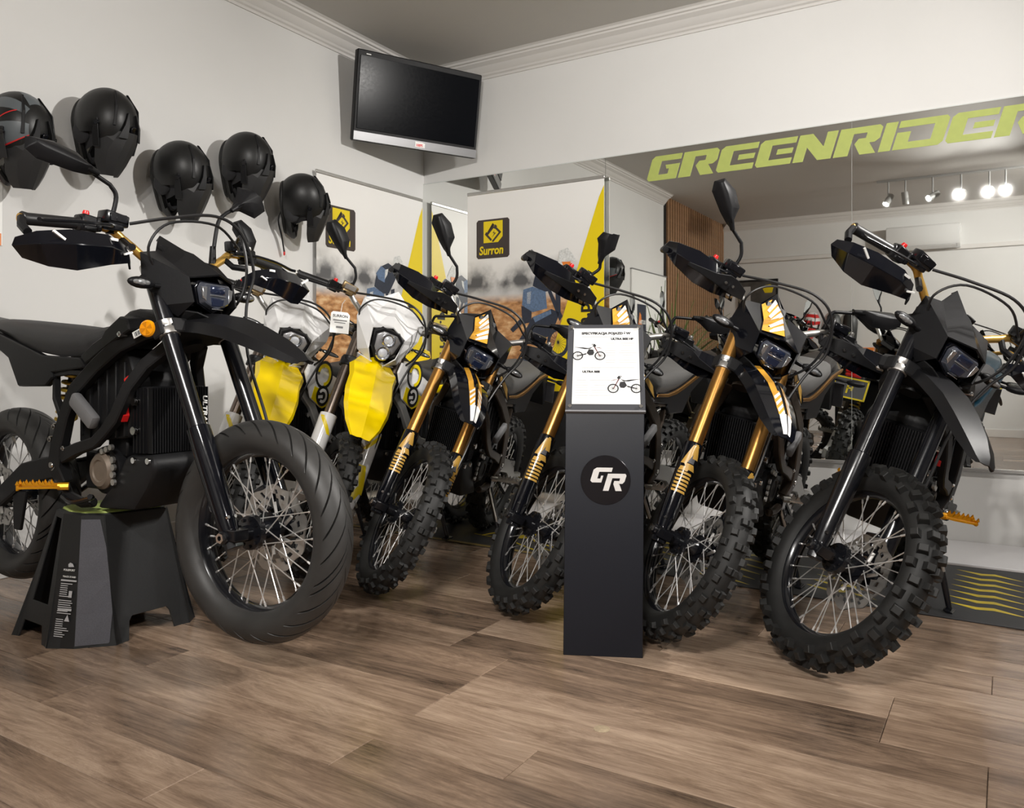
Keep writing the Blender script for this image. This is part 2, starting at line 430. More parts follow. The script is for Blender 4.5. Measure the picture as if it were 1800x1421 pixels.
def rim_mesh(kind):
    r0 = 0.222 if kind == 'street' else 0.236
    hw = 0.036 if kind == 'street' else 0.026
    prof = [(r0-0.018, -hw*0.35), (r0-0.006, -hw*0.8), (r0+0.004, -hw), (r0+0.010, -hw*0.95), (r0+0.004, -hw*0.7), (r0-0.010, 0), (r0+0.004, hw*0.7), (r0+0.010, hw*0.95), (r0+0.004, hw), (r0-0.006, hw*0.8), (r0-0.018, hw*0.35), (r0-0.020, 0)]
    mb = MB().lathe(prof, n=72, closed=True)
    return mb.mesh('rim', SATIN, smooth=40)
def spokes_mesh(kind):
    r0 = (0.222 if kind == 'street' else 0.236)-0.018
    mb = MB()
    for k in range(36):
        sd = 1 if k % 2 else -1; th = 2*PI*k/36; dr = 1 if (k//2) % 2 else -1
        th0 = th+dr*rad(62)
        p0 = Vector((0.036*cos(th0), sd*0.030, 0.036*sin(th0))); p1 = Vector((r0*cos(th), sd*0.008, r0*sin(th)))
        mb.tube([p0, p1], 0.0017, n=5)
        d = (p0-p1).normalized(); mb.tube([p1-d*0.004, p1+d*0.014], 0.0032, n=6)
    return mb.mesh('spokes', SPOKE, smooth=40, weld=False)
def hub_mesh():
    mb = MB().lathe([(0.012, -0.075), (0.020, -0.072), (0.022, -0.046), (0.046, -0.044), (0.048, -0.026), (0.026, -0.020), (0.022, 0), (0.026, 0.020), (0.048, 0.026), (0.046, 0.044), (0.022, 0.046), (0.020, 0.072), (0.012, 0.075)], n=28)
    for k in range(9):
        a = 2*PI*k/9
        for s in (-1, 1): mb.lathe([(0.0, s*0.050), (0.005, s*0.050), (0.005, s*0.040)], o=(0.037*cos(a), 0, 0.037*sin(a)), n=6)
    return mb.mesh('hub', SATIN, smooth=40)
def disc_mesh(r=0.118, y=0.052):
    mb = MB(); NA = 72; rr = [r*0.55, r*0.64, r*0.72, r*0.82, r*0.92, r]
    vs = []; fs = []
    for sgn in (-1, 1):
        for i in range(NA):
            th = 2*PI*i/NA
            for k, q in enumerate(rr):
                q2 = q+(0.005*cos(9*th) if k == 5 else 0)+(0.006*cos(9*th) if k == 0 else 0); t2 = th+0.05*k
                vs.append((q2*cos(t2), y+sgn*0.0018, q2*sin(t2)))
    n = NA*6
    for i in range(NA):
        for k in range(5):
            if (k == 2 and i % 4 < 2) or (k == 3 and i % 6 == 3) or (k in (0, 1) and i % 12 in (3, 4, 5, 6, 7, 8)): continue
            i2 = (i+1) % NA; q = (i*6+k, i*6+k+1, i2*6+k+1, i2*6+k)
            fs.append(q); fs.append(tuple(n+x for x in reversed(q)))
    mb.add(vs, fs)
    for k in range(6):
        a = 2*PI*k/6+0.2; mb.tube([(0.03*cos(a), y, 0.03*sin(a)), (r*0.62*cos(a+0.35), y, r*0.62*sin(a+0.35))], 0.006, n=4)
    return mb.mesh('brake_disc', SIL, smooth=0)

def cyl_patch(side, s0, s1, a0, a1, r, skew=0.0, taper=0.0, fwd=0.0):
    NS, NA = 4, 5; vs = []; fs = []
    for i in range(NS+1):
        t = i/NS; s = s0+(s1-s0)*t
        for j in range(NA+1):
            an = rad(a0+(a1-a0)*j/NA)+rad(skew)*t; w_ = 1-taper*t
            mid = rad((a0+a1)/2)+rad(skew)*t; an = mid+(an-mid)*w_
            vs.append(FA+s*A_+Vector((0, side*(0.105+r*sin(an)), 0))+P_*(r*cos(an)+fwd))
    for i in range(NS):
        for j in range(NA): fs.append((i*(NA+1)+j, i*(NA+1)+j+1, (i+1)*(NA+1)+j+1, (i+1)*(NA+1)+j))
    return vs, fs

STY = {
 'street': dict(tyre='street', tube=SATIN, guard=GLOSS, ring=SIL, cap=SIL, bar=GOLDB, mask=BLK, fender=CARB, frame=BLK2, swing=BLK2, seat=SEATM, side=BLK, peg=PEGG, light='penta', guards='A', motor=BROWNM, resv=SATIN, shroud=BLK2),
 'gold': dict(tyre='knobby', tube=GOLD, guard=GLOSS, ring=SIL, cap=GOLD, bar=SIL, mask=GLOSS, fender=GLOSS, frame=BRN, swing=GRYF, seat=SEATG, side=GLOSS, peg=SIL, light='penta', guards='B', motor=BLK2, resv=SATIN, shroud=GLOSS),
 'enduro': dict(tyre='mx', tube=SATIN, guard=SATIN, ring=SIL, cap=SATIN, bar=GOLDB, mask=BLK, fender=CARB, frame=BLK2, swing=BLK2, seat=SEATM, side=BLUEP, peg=PEGG, light='penta', guards='A', motor=BLK2, resv=SATIN, shroud=BLK2),
 'yellow': dict(tyre='knobby', tube=TITN, guard=WHT, ring=BLK, cap=SATIN, bar=SIL, mask=WHT, fender=YEL, frame=GRYF, swing=GRYF, seat=SEATM, side=YEL, peg=SIL, light='twin', guards=None, motor=BLK2, resv=BRZ, shroud=WHT),
}
SPEC = {}
def wheel_spec(kind, side_disc):
    ch = [('rim', rim_mesh(kind)), ('hub', hub_mesh()), ('spokes', spokes_mesh(kind)), ('brake_disc', disc_mesh(0.118, 0.052*side_disc))]
    return tyre_mesh(kind), ch
def mask_pts(yel):
    if not yel:
        R_ = [(.800, .0, 1.148), (.870, .060, 1.100), (.905, .138, 1.082), (.925, .146, 1.000), (.965, .112, .930), (1.040, .080, 1.012), (1.072, .0, 1.028), (1.060, .078, .940), (1.000, .080, .900)]
    else:
        R_ = [(.775, .0, 1.215), (.860, .075, 1.175), (.920, .150, 1.150), (.945, .150, 1.060), (.985, .095, .930), (1.030, .078, 1.050), (1.060, .0, 1.085), (1.062, .066, .960), (1.040, .030, .905)]
    return R_
def mask_mesh(yel, mat):
    mb = MB(); R_ = mask_pts(yel)
    for s in (1, -1):
        v = [(x, s*y, z) for x, y, z in R_]
        v0c = (R_[0][0], 0, R_[0][2]-0.004)
        mid = (R_[6][0], 0, R_[6][2]); q = 0.5
        ridge = (R_[0][0]*0.45+R_[6][0]*0.55+0.012, 0.0, R_[0][2]*0.45+R_[6][2]*0.55+0.012)
        if yel: ridge = tuple((Vector(R_[0])*.5+Vector(mid)*.5)+Vector((.006, 0, .006)))
        inn = ((v[1][0]+v[5][0])/2, (v[1][1]+v[5][1])/2, (v[1][2]+v[5][2])/2) if yel else ((v[1][0]+v[5][0])/2-0.006, (v[1][1]+v[5][1])/2*0.75, (v[1][2]+v[5][2])/2-0.008)
        vs = v+[ridge, inn, v0c]
        fs = [(0, 1, 10, 9), (9, 10, 5, 6), (1, 2, 5, 10), (2, 3, 4, 7, 5), (0, 9, 11), (4, 8, 7)]
        mb.add(vs, fs)
    return mb.mesh('headlight_mask', mat, solid=0.005, bev=0.0 if yel else 0.0018, smooth=0 if yel else 8)
def plate(poly, x0, d, mat, name, bev=0.0):
    # poly in (y,z) extruded along x from x0 by d
    return MB().prism(poly, x0, x0+d, 'x').mesh(name, mat, bev=bev, smooth=20)

def build_spec(style):
    S = STY[style]; yel = style == 'yellow'; L = []
    def part(name, mesh, steer=False, children=(), label=None, key=None, M=None):
        L.append(dict(name=name, mesh=mesh, steer=steer, ch=list(children), label=label, key=key, M=M))
    tm, ch = wheel_spec(S['tyre'], 1)
    part('front_wheel', tm, True, ch, M=Matrix.Translation(FA), label='deep knobbly tyre' if S['tyre'] == 'mx' else None)
    ch2 = [(n, m) for n, m in ch if n != 'brake_disc']+[('brake_disc', disc_mesh(0.105, -0.052)), ('sprocket', disc_mesh(0.095, 0.056))]
    part('rear_wheel', tm, False, ch2, M=Matrix.Translation((0, 0, RWH)) @ Matrix.Diagonal((1, 1.22 if S['tyre'] == 'street' else 1.1, 1, 1)))
    # fork legs
    gr = 0.037 if yel else 0.0315
    gt = 0.36 if yel else 0.31
    for sd in (-1, 1):
        tube = MB().tube([fk(gt-0.04, sd), fk(0.60, sd), fk(0.80, sd)], [0.0245, 0.0245, 0.0235], n=24)
        low = MB().tube([fk(-0.01, sd), fk(0.03, sd), fk(0.07, sd), fk(gt-0.07, sd), fk(gt-0.02, sd), fk(gt, sd), fk(gt+0.004, sd)], [0.022, 0.027, gr*0.92, gr, gr*1.02, gr*1.0, 0.025], n=24)
        lug = MB().tube([fk(-0.035, sd), fk(0.035, sd)], [0.026, 0.026], n=6).lathe([(0.0, 0.034), (0.016, 0.034), (0.018, 0.030), (0.018, -0.034), (0, -0.034)], o=fk(0, sd), ax=(0, sd, 0), n=16)
        lug.box(fk(-0.005, sd, 0, 0.024), (0.03, 0.05, 0.03))
        nut = MB().lathe([(0.007, 0.040), (0.014, 0.040), (0.014, 0.030)], o=fk(0, sd), ax=(0, sd, 0), n=6)
        for k in (-1, 1): nut.lathe([(0, 0.003), (0.005, 0.003), (0.005, -0.004)], o=fk(0.045, sd, 0.006+0.012*k, 0.028), ax=P_, n=6)
        capm = MB().lathe([(0.0, 0.030), (0.014, 0.030), (0.016, 0.022), (0.0265, 0.018), (0.0265, -0.03), (0, -0.03)], o=fk(0.80, sd), ax=A_, n=20)
        c = [('fork_guard', low.mesh('fork_guard', S['guard'], smooth=40)), ('axle_clamp', lug.mesh('axle_clamp', SATIN if not yel else SIL, bev=0.002, smooth=30)), ('axle_nut', nut.mesh('axle_nut', CHR, smooth=20)), ('fork_cap', capm.mesh('fork_cap', S['cap'], smooth=40))]
        if style == 'gold':
            d = MB(); rr = 0.0324
            for k in range(6):
                d.add(*cyl_patch(sd, 0.135+k*0.0125, 0.1425+k*0.0125, -28, 62, rr, skew=6))
            d.add(*cyl_patch(sd, 0.215, 0.235, -40, 20, rr, skew=25)); d.add(*cyl_patch(sd, 0.232, 0.300, 30, 66, rr, skew=-40)); d.add(*cyl_patch(sd, 0.255, 0.305, -34, 6, rr, skew=20, taper=0.6)); d.add(*cyl_patch(sd, 0.208, 0.222, 10, 66, rr, skew=-8))
            c.append(('guard_decal', d.mesh('guard_decal', GOLDP, smooth=40)))
            d = MB()
            d.add(*cyl_patch(sd, 0.238, 0.288, -12, 26, rr-0.0002, skew=0))
            c.append(('warning_label', d.mesh('warning_label', pm('grey_print', (0.12, 0.12, 0.13), 0.5, noise=0.6, nscale=400), smooth=40)))
        if yel:
            d = MB(); rr = gr*1.04
            d.add(*cyl_patch(sd, 0.27, 0.345, -50, -20, rr, skew=85)); d.add(*cyl_patch(sd, 0.08, 0.20, 25, 75, rr, skew=-62)); d.add(*cyl_patch(sd, 0.05, 0.11, -40, 10, rr, skew=45))
            c.append(('guard_decal', d.mesh('guard_decal', YELP, smooth=40)))
        part('fork_leg', tube.mesh('fork_leg', S['tube'], smooth=40), True, c)
    # calliper on the left leg
    cal = MB().box(FA+Vector((-0.055, 0.072, 0.075)), (0.05, 0.035, 0.075), Matrix.Rotation(rad(-26), 3, 'Y')).box(FA+Vector((-0.03, 0.09, 0.05)), (0.03, 0.02, 0.06))
    part('brake_calliper', cal.mesh('brake_calliper', SATIN, bev=0.004), True)
    # clamps
    def clampm(s, w_, thick, stem=True):
        mb = MB()
        poly = [(0.035, 0.0), (0.034, 0.105), (0.01, 0.138), (-0.030, 0.138), (-0.034, 0.075), (-0.066, 0.03), (-0.066, -0.03), (-0.034, -0.075), (-0.030, -0.138), (0.01, -0.138), (0.034, -0.105)]
        lo, hi = [], []
        for px, py in poly:
            q = FA+s*A_+px*P_+Vector((0, py, 0)); lo.append(q-A_*thick/2); hi.append(q+A_*thick/2)
        mb.loft([lo, hi]); return mb
    part('triple_clamp', clampm(0.615, 1, 0.045).mesh('triple_clamp', BLK2, bev=0.004, smooth=25), True)
    part('triple_clamp', clampm(0.775, 1, 0.030).mesh('triple_clamp', BLK2, bev=0.004, smooth=25), True)
    for sd in (-1, 1):
        rg = MB().lathe([(0.0248, -0.024), (0.0305, -0.022), (0.0305, -0.004), (0.029, -0.002), (0.029, 0.003), (0.0305, 0.005), (0.0305, 0.020), (0.0248, 0.023)], o=fk(0.615, sd), ax=A_, n=28)
        part('clamp_ring', rg.mesh('clamp_ring', S['ring'], smooth=40), True)
    # handlebar
    bar = cr([(.860, -.455, 1.118), (.876, -.24, 1.136), (.886, -.17, 1.104), (.895, -.075, 1.052), (.895, .075, 1.052), (.886, .17, 1.104), (.876, .24, 1.136), (.860, .455, 1.118)], 5)
    ch = []
    for sd in (-1, 1):
        g0 = Vector((.862, sd*.435, 1.1195)); g1 = Vector((.874, sd*.315, 1.131)); d = (g1-g0)
        gp = MB().tube([g0-d*0.12, g0-d*0.10, g0, g1, g1+d*0.04, g1+d*0.06], [0.0175, 0.019, 0.0162, 0.0158, 0.022, 0.022], n=16)
        ch.append(('grip', gp.mesh('grip', CABLE, smooth=40)))
        sw = MB().box((.876, sd*.288, 1.134), (.045, .042, .046), Matrix.Rotation(sd*0.1, 3, 'X')).box((.885, sd*.262, 1.136), (.04, .014, .04)).box((.896, sd*.288, 1.120), (.02, .036, .018))
        ch.append(('switch_block', sw.mesh('switch_block', BLK, bev=0.004)))
        bt = MB().lathe([(0, .036), (.007, .036), (.009, .030), (.009, .018), (0, .018)], o=(.878, sd*.290, 1.134), ax=(0.1, 0, 1), n=10)
        ch.append(('switch_button', bt.mesh('switch_button', RED if sd < 0 else SIL)))
        rs = MB().box((.900, sd*.222, 1.158), (.042, .072, .034), Matrix.Rotation(sd*0.12, 3, 'X')).box((.905, sd*.225, 1.136), (.03, .05, .02))
        ch.append(('brake_reservoir', rs.mesh('brake_reservoir', S['resv'], bev=0.005, seg=2)))
        rl = MB().box((.9235, sd*.222, 1.160), (.003, .05, .022)).lathe([(0, .026), (.009, .026), (.009, .022)], o=(.900, sd*.222, 1.158), ax=(1, 0, 0), n=12)
        ch.append(('reservoir_cap', rl.mesh('reservoir_cap', SIL if yel else SATIN, bev=0.001)))
        lv = MB().tube(cr([(.915, sd*.235, 1.135), (.945, sd*.27, 1.130), (.950, sd*.35, 1.122), (.935, sd*.43, 1.112), (.938, sd*.45, 1.110)], 4), 0.0062, n=8, flat=(1.2, 0.8))
        ch.append(('brake_lever', lv.mesh('brake_lever', SATIN, smooth=40)))
    cl = MB().box((.893, .0, 1.048), (.05, .13, .034)).box((.898, 0, 1.062), (.03, .10, .03))
    ch.append(('bar_clamp', cl.mesh('bar_clamp', SATIN, bev=0.005)))
    if style in ('enduro',):
        pad = MB().tube([(.865, -.085, 1.062), (.865, .085, 1.062)], 0.024, n=14)
        ch.append(('bar_pad', pad.mesh('bar_pad', BLK, bev=0.004)))
    else:
        ds = MB().box((.875, 0, 1.095), (.02, .085, .055), Matrix.Rotation(-0.6, 3, 'Y'))
        ch.append(('display', ds.mesh('display', BLK, bev=0.004)))
    part('handlebar', MB().tube(bar, 0.0125, n=14).mesh('handlebar', S['bar'], smooth=40), True, ch)
    # cables
    for pts, r_ in (([(.925, -.19, 1.150), (.985, -.10, 1.180), (1.025, .02, 1.205), (1.035, .11, 1.17), (1.035, .165, 1.06), (1.03, .145, .95), (1.06, .128, .80), (1.15, .125, .60), (1.21, .115, .42)], .0048), ([(.935, -.10, 1.02), (.955, -.15, 1.09), (.975, -.10, 1.165), (1.0, .04, 1.185), (.985, .14, 1.14), (.93, .20, 1.135)], .0040), ([(.925, .19, 1.150), (.99, .15, 1.17), (1.01, .16, 1.08), (1.0, .15, .98), (.95, .08, .86)], .0045)):
        part('brake_cable', MB().tube(cr(pts, 6), r_, n=7).mesh('brake_cable', CABLE, smooth=40), True)
    # hand guards
    if S['guards']:
        for sd in (-1, 1):
            if S['guards'] == 'A':
                up = [(.905, .490, 1.085), (.960, .470, 1.100), (.985, .40, 1.115), (.990, .30, 1.120), (.970, .235, 1.104), (.940, .205, 1.078)]
                md = [(.910, .500, 1.062), (.985, .475, 1.065), (1.012, .40, 1.075), (1.010, .30, 1.085), (.990, .235, 1.078), (.950, .200, 1.062)]
                lo = [(.905, .470, 1.035), (.965, .440, 1.015), (.990, .38, 1.012), (.995, .29, 1.040), (.980, .225, 1.055), (.945, .195, 1.044)]
            else:
                up = [(.890, .465, 1.132), (.945, .450, 1.140), (.975, .38, 1.150), (.980, .31, 1.142), (.972, .255, 1.108), (.940, .20, 1.095)]
                md = [(.895, .470, 1.112), (.975, .445, 1.105), (1.006, .37, 1.100), (1.008, .30, 1.100), (.992, .24, 1.088), (.948, .19, 1.075)]
                lo = [(.900, .455, 1.090), (.960, .425, 1.066), (.985, .35, 1.046), (.990, .28, 1.046), (.975, .22, 1.055), (.940, .18, 1.055)]
            dz = -.024 if S['guards'] == 'A' else 0.0
            mb = MB(); rows = [[(x, sd*y, z+dz) for x, y, z in r] for r in (up, md, lo)]
            mb.loft(rows, caps=False, closed=False)
            c = []
            arm = MB().tube([(.868, sd*.452, 1.118), (.895, sd*.468, 1.095), (.925, sd*.470, 1.075 if S['guards'] == 'A' else 1.100)], 0.011, n=8).tube([(.884, sd*.185, 1.112), (.925, sd*.185, 1.085), (.96, sd*.205, 1.08)], 0.010, n=8)
            c.append(('guard_bracket', arm.mesh('guard_bracket', BLK, smooth=40)))
            if S['guards'] == 'B':
                bl = [[(1.004, sd*.40, 1.100), (1.016, sd*.30, 1.112), (1.012, sd*.255, 1.128), (.985, sd*.215, 1.126), (.965, sd*.165, 1.108)], [(1.000, sd*.40, 1.088), (1.018, sd*.30, 1.080), (1.010, sd*.255, 1.075), (.985, sd*.21, 1.072), (.962, sd*.16, 1.076)]]
                b2 = MB().loft(bl, caps=False, closed=False)
                c.append(('guard_blade', b2.mesh('guard_blade', BLK, solid=0.007, bev=0.0015, smooth=25)))
                sc = MB()
                for k in range(2): sc.lathe([(0, .005), (.005, .005), (.006, 0)], o=(1.016-.012*k, sd*(.262-.032*k), 1.098), ax=(1, -0.1*sd, 0.1), n=10)
                c.append(('guard_screws', sc.mesh('guard_screws', CHR)))
            else:
                sl = MB().box((.996, sd*.435, 1.068), (.006, .035, .006), Matrix.Rotation(sd*0.5, 3, 'X')).box((.995, sd*.285, 1.084), (.006, .02, .007)).box((.999, sd*.245, 1.054), (.006, .024, .005), Matrix.Rotation(-sd*0.4, 3, 'X'))
                c.append(('guard_slots', sl.mesh('guard_slots', WHP)))  # white bars painted as the bright reflections in the guard's slot holes
            part('hand_guard', mb.mesh('hand_guard', GLOSS, solid=0.006, bev=0.0015, smooth=22), True, c)
    # mirrors: one of several stances
    def mirror(sd, st, base, axis, nrm, ln, wd, keyn):
        stem = MB().tube(cr(st, 5)+[Vector(base)], 0.0062, n=10)
        stem.tube([Vector(st[0])-Vector((0, 0, .03)), Vector(st[0])+Vector((0, 0, .03))], [0.012, 0.009], n=10)
        M = frame(base, axis, nrm.cross(Vector(axis)) if isinstance(nrm, Vector) else nrm)
        prof = [(0, -.007), (.02, -.016), (.055, -.5*wd), (.115, -.5*wd), (ln, -.20*wd), (ln, .24*wd), (ln-.03, .42*wd), (.06, .30*wd), (.02, .016), (0, .007)]
        # profile in the (axis, width) plane; the back bulges away from the glass
        back = [(0.03, 0.0, .020), (.07, -.06*wd, .030), (ln*.62, -.02*wd, .026), (ln*.85, .02*wd, .014)]
        hb = MB()
        n = len(prof)
        vs = [(u, v_, 0) for u, v_ in prof]+[(u*0.96+.003, v_*0.72, .014) for u, v_ in prof]+[(u*0.8+.022, v_*0.22, .028) for u, v_ in prof]
        fs = [tuple(range(n))]+[(i, (i+1) % n, n+(i+1) % n, n+i) for i in range(n)]+[(n+i, n+(i+1) % n, 2*n+(i+1) % n, 2*n+i) for i in range(n)]+[tuple(range(3*n-1, 2*n-1, -1))]
        hb.add(vs, fs, 0, M)
        hb.tube([M @ Vector((-.012, 0, .008)), M @ Vector((.03, 0, .012))], [.008, .013], n=10)
        gl = MB().add([(u*0.9+.009, v_*0.86, -.0012) for u, v_ in prof], [tuple(range(n))], 0, M)
        part('mirror', hb.mesh('mirror', BLK, bev=0.002, smooth=24), True, [('mirror_stem', stem.mesh('mirror_stem', BLK, smooth=40)), ('mirror_glass', gl.mesh('mirror_glass', MGLASS))], key=keyn)
    F = Vector((1, 0, 0))
    for sd in (-1, 1):
        mirror(sd, [(.880, sd*.216, 1.15), (.880, sd*.214, 1.205), (.875, sd*.235, 1.245)], (.872, sd*.295, 1.275), Vector((-.06, sd*.70, .70)), F, .165, .088, 'up%d' % sd)
        mirror(sd, [(.880, sd*.216, 1.15), (.885, sd*.205, 1.225), (.885, sd*.225, 1.255)], (.882, sd*.275, 1.275), Vector((.0, sd*.985, .17)), Vector((.95, 0, .3)), .19, .085, 'wide%d' % sd)
        mirror(sd, [(.880, sd*.190, 1.12), (.880, sd*.185, 1.190), (.880, sd*.20, 1.205)], (.872, sd*.265, 1.232), Vector((.05, sd*.96, .28)), Vector((.75, 0, .66)), .165, .088, 'flat%d' % sd)
    mirror(-1, [(.880, -.216, 1.15), (.880, -.19, 1.20), (.880, -.195, 1.222)], (.875, -.203, 1.232), Vector((0, -.25, .97)), F, .108, .092, 'low-1')
    mirror(1, [(.888, .135, 1.115), (.882, .158, 1.225), (.880, .190, 1.262)], (.880, .215, 1.278), Vector((0, .80, .6)), Vector((.9, -.45, 0)), .105, .125, 'near1')
    # mask, headlight
    hl = []
    if not yel:
        body = [(-.064, .985), (-.052, 1.006), (.052, 1.006), (.064, .985), (.052, .938), (.0, .914), (-.052, .938)]
        hl.append(('headlight_housing', MB().prism(body, 1.045, .985, 'x', inset=0.9).mesh('headlight_housing', GLOSS, bev=0.002, smooth=25)))
        g = MB().prism([(y*0.94, .962+(z-.962)*0.92) for y, z in body], 1.045, 1.066, 'x', inset=0.86)
        hl.append(('headlight_lens', g.mesh('headlight_lens', LENS, bev=0.003, smooth=25)))
        u = MB().prism([(-.030, .968), (-.030, .994), (.030, .994), (.030, .968)], 1.06, 1.0685, 'x', inset=.9).prism([(-.028, .960), (.028, .960), (.022, .932), (-.022, .932)], 1.058, 1.0685, 'x', inset=.9)
        hl.append(('headlight_projector', u.mesh('headlight_projector', LENSB, bev=0.003)))
        u = MB()
        for sd in (-1, 1): u.prism([(sd*.038, .990), (sd*.056, .988), (sd*.052, .958), (sd*.040, .944)], 1.058, 1.0675, 'x', inset=.9)
        u.box((1.0675, 0, .965), (.003, .058, .003)).box((1.0665, 0, .926), (.003, .04, .003))
        hl.append(('light_strip', u.mesh('light_strip', REFL, bev=0.001)))
        chin = MB().add([(1.055, -.062, .915), (1.075, 0, .892), (1.055, .062, .915), (.985, .088, .925), (.955, .06, .875), (1.01, 0, .868), (.955, -.06, .875), (.985, -.088, .925)], [(0, 1, 5, 6), (1, 2, 4, 5), (2, 3, 4), (0, 6, 7)])
        hl.append(('mask_chin', chin.mesh('mask_chin', BLK2, solid=0.005, bev=0.001, smooth=20)))
    else:
        body = [(-.072, 1.045), (-.040, 1.072), (.040, 1.072), (.072, 1.045), (.058, .975), (.012, .918), (-.012, .918), (-.058, .975)]
        hl.append(('headlight_frame', MB().prism(body, 1.035, 1.066, 'x', inset=.92).mesh('headlight_frame', BLK, bev=0.002, smooth=25)))
        hl.append(('headlight_lens', MB().prism([(y*.82, .995+(z-.995)*.84) for y, z in body], 1.060, 1.070, 'x', inset=.9).mesh('headlight_lens', pm('grey_reflector_bowl', (.35, .35, .36), .25, metal=.5), bev=0.002)))
        u = MB()
        for z, r_ in ((1.026, .030), (.966, .033)): u.lathe([(r_, 0), (r_, .012), (r_*.85, .016), (r_*.8, .010), (r_*.3, .004), (0, .004)], o=(1.066, 0, z), ax=(1, 0, 0), n=24)
        hl.append(('headlight_projector', u.mesh('headlight_projector', REFL, smooth=40)))
        u = MB()
        for z in (1.026, .966): u.ell((1.070, 0, z), (.012, .021, .021), 16, 10)
        hl.append(('projector_lens', u.mesh('projector_lens', pm('clear_glass_lens', (.8, .84, .9), .03, metal=.35, coat=1.0), smooth=60)))
        chin = MB().add([(1.05, -.03, .912), (1.065, 0, .890), (1.05, .03, .912), (.985, .088, .915), (.945, .06, .860), (1.0, 0, .850), (.945, -.06, .860), (.985, -.088, .915)], [(0, 1, 5, 6), (1, 2, 4, 5), (2, 3, 4), (0, 6, 7)])
        hl.append(('mask_chin', chin.mesh('mask_chin', WHT, solid=0.005, bev=0.001, smooth=20)))
    if style == 'gold':   # decals on the right front facet of the mask
        R_ = mask_pts(False); A0 = Vector((R_[0][0], -R_[0][1], R_[0][2])); B0_ = Vector((R_[6][0], 0, R_[6][2])); C0 = Vector((R_[5][0], -R_[5][1], R_[5][2])); D0 = Vector((R_[1][0], -R_[1][1], R_[1][2]))
        rg_ = Vector((R_[0][0]*.45+R_[6][0]*.55+.012, .0, R_[0][2]*.45+R_[6][2]*.55+.012)); inn = Vector(((D0.x+C0.x)/2-.006, (D0.y+C0.y)/2*.75, (D0.z+C0.z)/2-.008))
        def q(u, v_):   # u along the facet from the tip, v from the ridge to the edge
            lo_ = A0.lerp(rg_, min(1, u*2)) if u < .5 else rg_.lerp(B0_, u*2-1)
            hi_ = D0.lerp(inn, min(1, u*2)) if u < .5 else inn.lerp(C0, u*2-1)
            nrm = (rg_-A0).cross(D0-A0).normalized(); nrm = nrm if nrm.x > 0 else -nrm
            return lo_.lerp(hi_, v_)+nrm*.0062
        def strip(us, v0, v1, mi, lift=0.0):
            mb = MB(); vs = []; 
            for u in us: vs += [q(u, v0 if not callable(v0) else v0(u)), q(u, v1 if not callable(v1) else v1(u))]
            if lift:
                nrm = (rg_-A0).cross(D0-A0).normalized(); nrm = nrm if nrm.x > 0 else -nrm
                vs = [p+nrm*lift for p in vs]
            return vs, [(2*i, 2*i+1, 2*i+3, 2*i+2) for i in range(len(us)-1)]
        d = MB().add(*strip([.08, .3, .5, .75, .95], 0.05, 0.95, 0))
        hl.append(('mask_decal', d.mesh('mask_decal', ORG, smooth=0)))
        d = MB()
        for k in range(5):
            u0 = .12+k*.15
            vs = [q(u0+.0, .08), q(u0+.10, .05), q(min(.98, u0+.24), .62), q(min(.98, u0+.17), .70)]
            nrm = (rg_-A0).cross(D0-A0).normalized(); nrm = nrm if nrm.x > 0 else -nrm
            d.add([p+nrm*.0012 for p in vs], [(0, 1, 2, 3)])
        hl.append(('mask_lettering', d.mesh('mask_lettering', WHP, smooth=0)))
    part('headlight_mask', mask_mesh(yel, S['mask']), True, hl)
    # number board bracket behind the mask
    part('mask_bracket', MB().box((.955, 0, .985), (.08, .15, .03)).box((.93, 0, .93), (.05, .12, .06)).mesh('mask_bracket', BLK, bev=0.004), True)
    # front fender
    if not yel:
        top = [(.930, .892, .050), (1.010, .902, .075), (1.090, .896, .080), (1.180, .882, .078), (1.260, .856, .072), (1.340, .822, .058), (1.395, .790, .038), (1.412, .776, .026)]
        droop, rid = .045, .012
    else:
        top = [(.960, .915, .030), (1.010, .915, .080), (1.070, .895, .108), (1.130, .860, .098), (1.200, .815, .104), (1.280, .760, .096), (1.350, .702, .074), (1.400, .655, .040)]
        droop, rid = .028, .016
    rows = []
    for k_, (x, z, hw) in enumerate(top):
        droop = (.045 if not yel else .026)*(1, 1, 1, 1, .95, .8, .45, .15)[k_]; rid = (.012 if not yel else .016)*(1, 1, 1, 1, 1, .8, .5, .1)[k_]
        rows.append([(x-.012, -hw, z-droop), (x-.004, -hw*.88, z-droop*.35), (x, -hw*.42, z-.002), (x, 0, z+rid), (x, hw*.42, z-.002), (x-.004, hw*.88, z-droop*.35), (x-.012, hw, z-droop)])
    fm = MB().loft(rows, caps=False, closed=False).mesh('front_fender', S['fender'], solid=-0.004, smooth=12 if yel else 24)
    c = []
    if style == 'gold':
        def at(tt, lat, lift=.0062):      # lat -1 .. 1 across the middle facets
            ii = min(6, int(tt)); ff = tt-ii; j1 = 2 if lat < 0 else 4
            a_ = Vector(rows[ii][3]).lerp(Vector(rows[ii][j1]), abs(lat)); b_ = Vector(rows[ii+1][3]).lerp(Vector(rows[ii+1][j1]), abs(lat))
            return a_.lerp(b_, ff)+Vector((.25*lift, 0, lift))
        def band(d, t0, t1, l0, l1, sk=0.0, lift=.0062, n=4):
            vs = []
            for k in range(n+1):
                t = t0+(t1-t0)*k/n; vs += [at(t, l0, lift), at(min(6.99, t+sk), l1, lift)]
            d.add(vs, [(2*k, 2*k+1, 2*k+3, 2*k+2) for k in range(n)])
        d = MB()
        for sd in (-1, 1): band(d, 1.2, 3.6, sd*.35, sd*.95); band(d, 3.6, 5.0, sd*.20, sd*.95)
        c.append(('fender_decal', d.mesh('fender_decal', ORG, smooth=0)))
        d = MB()
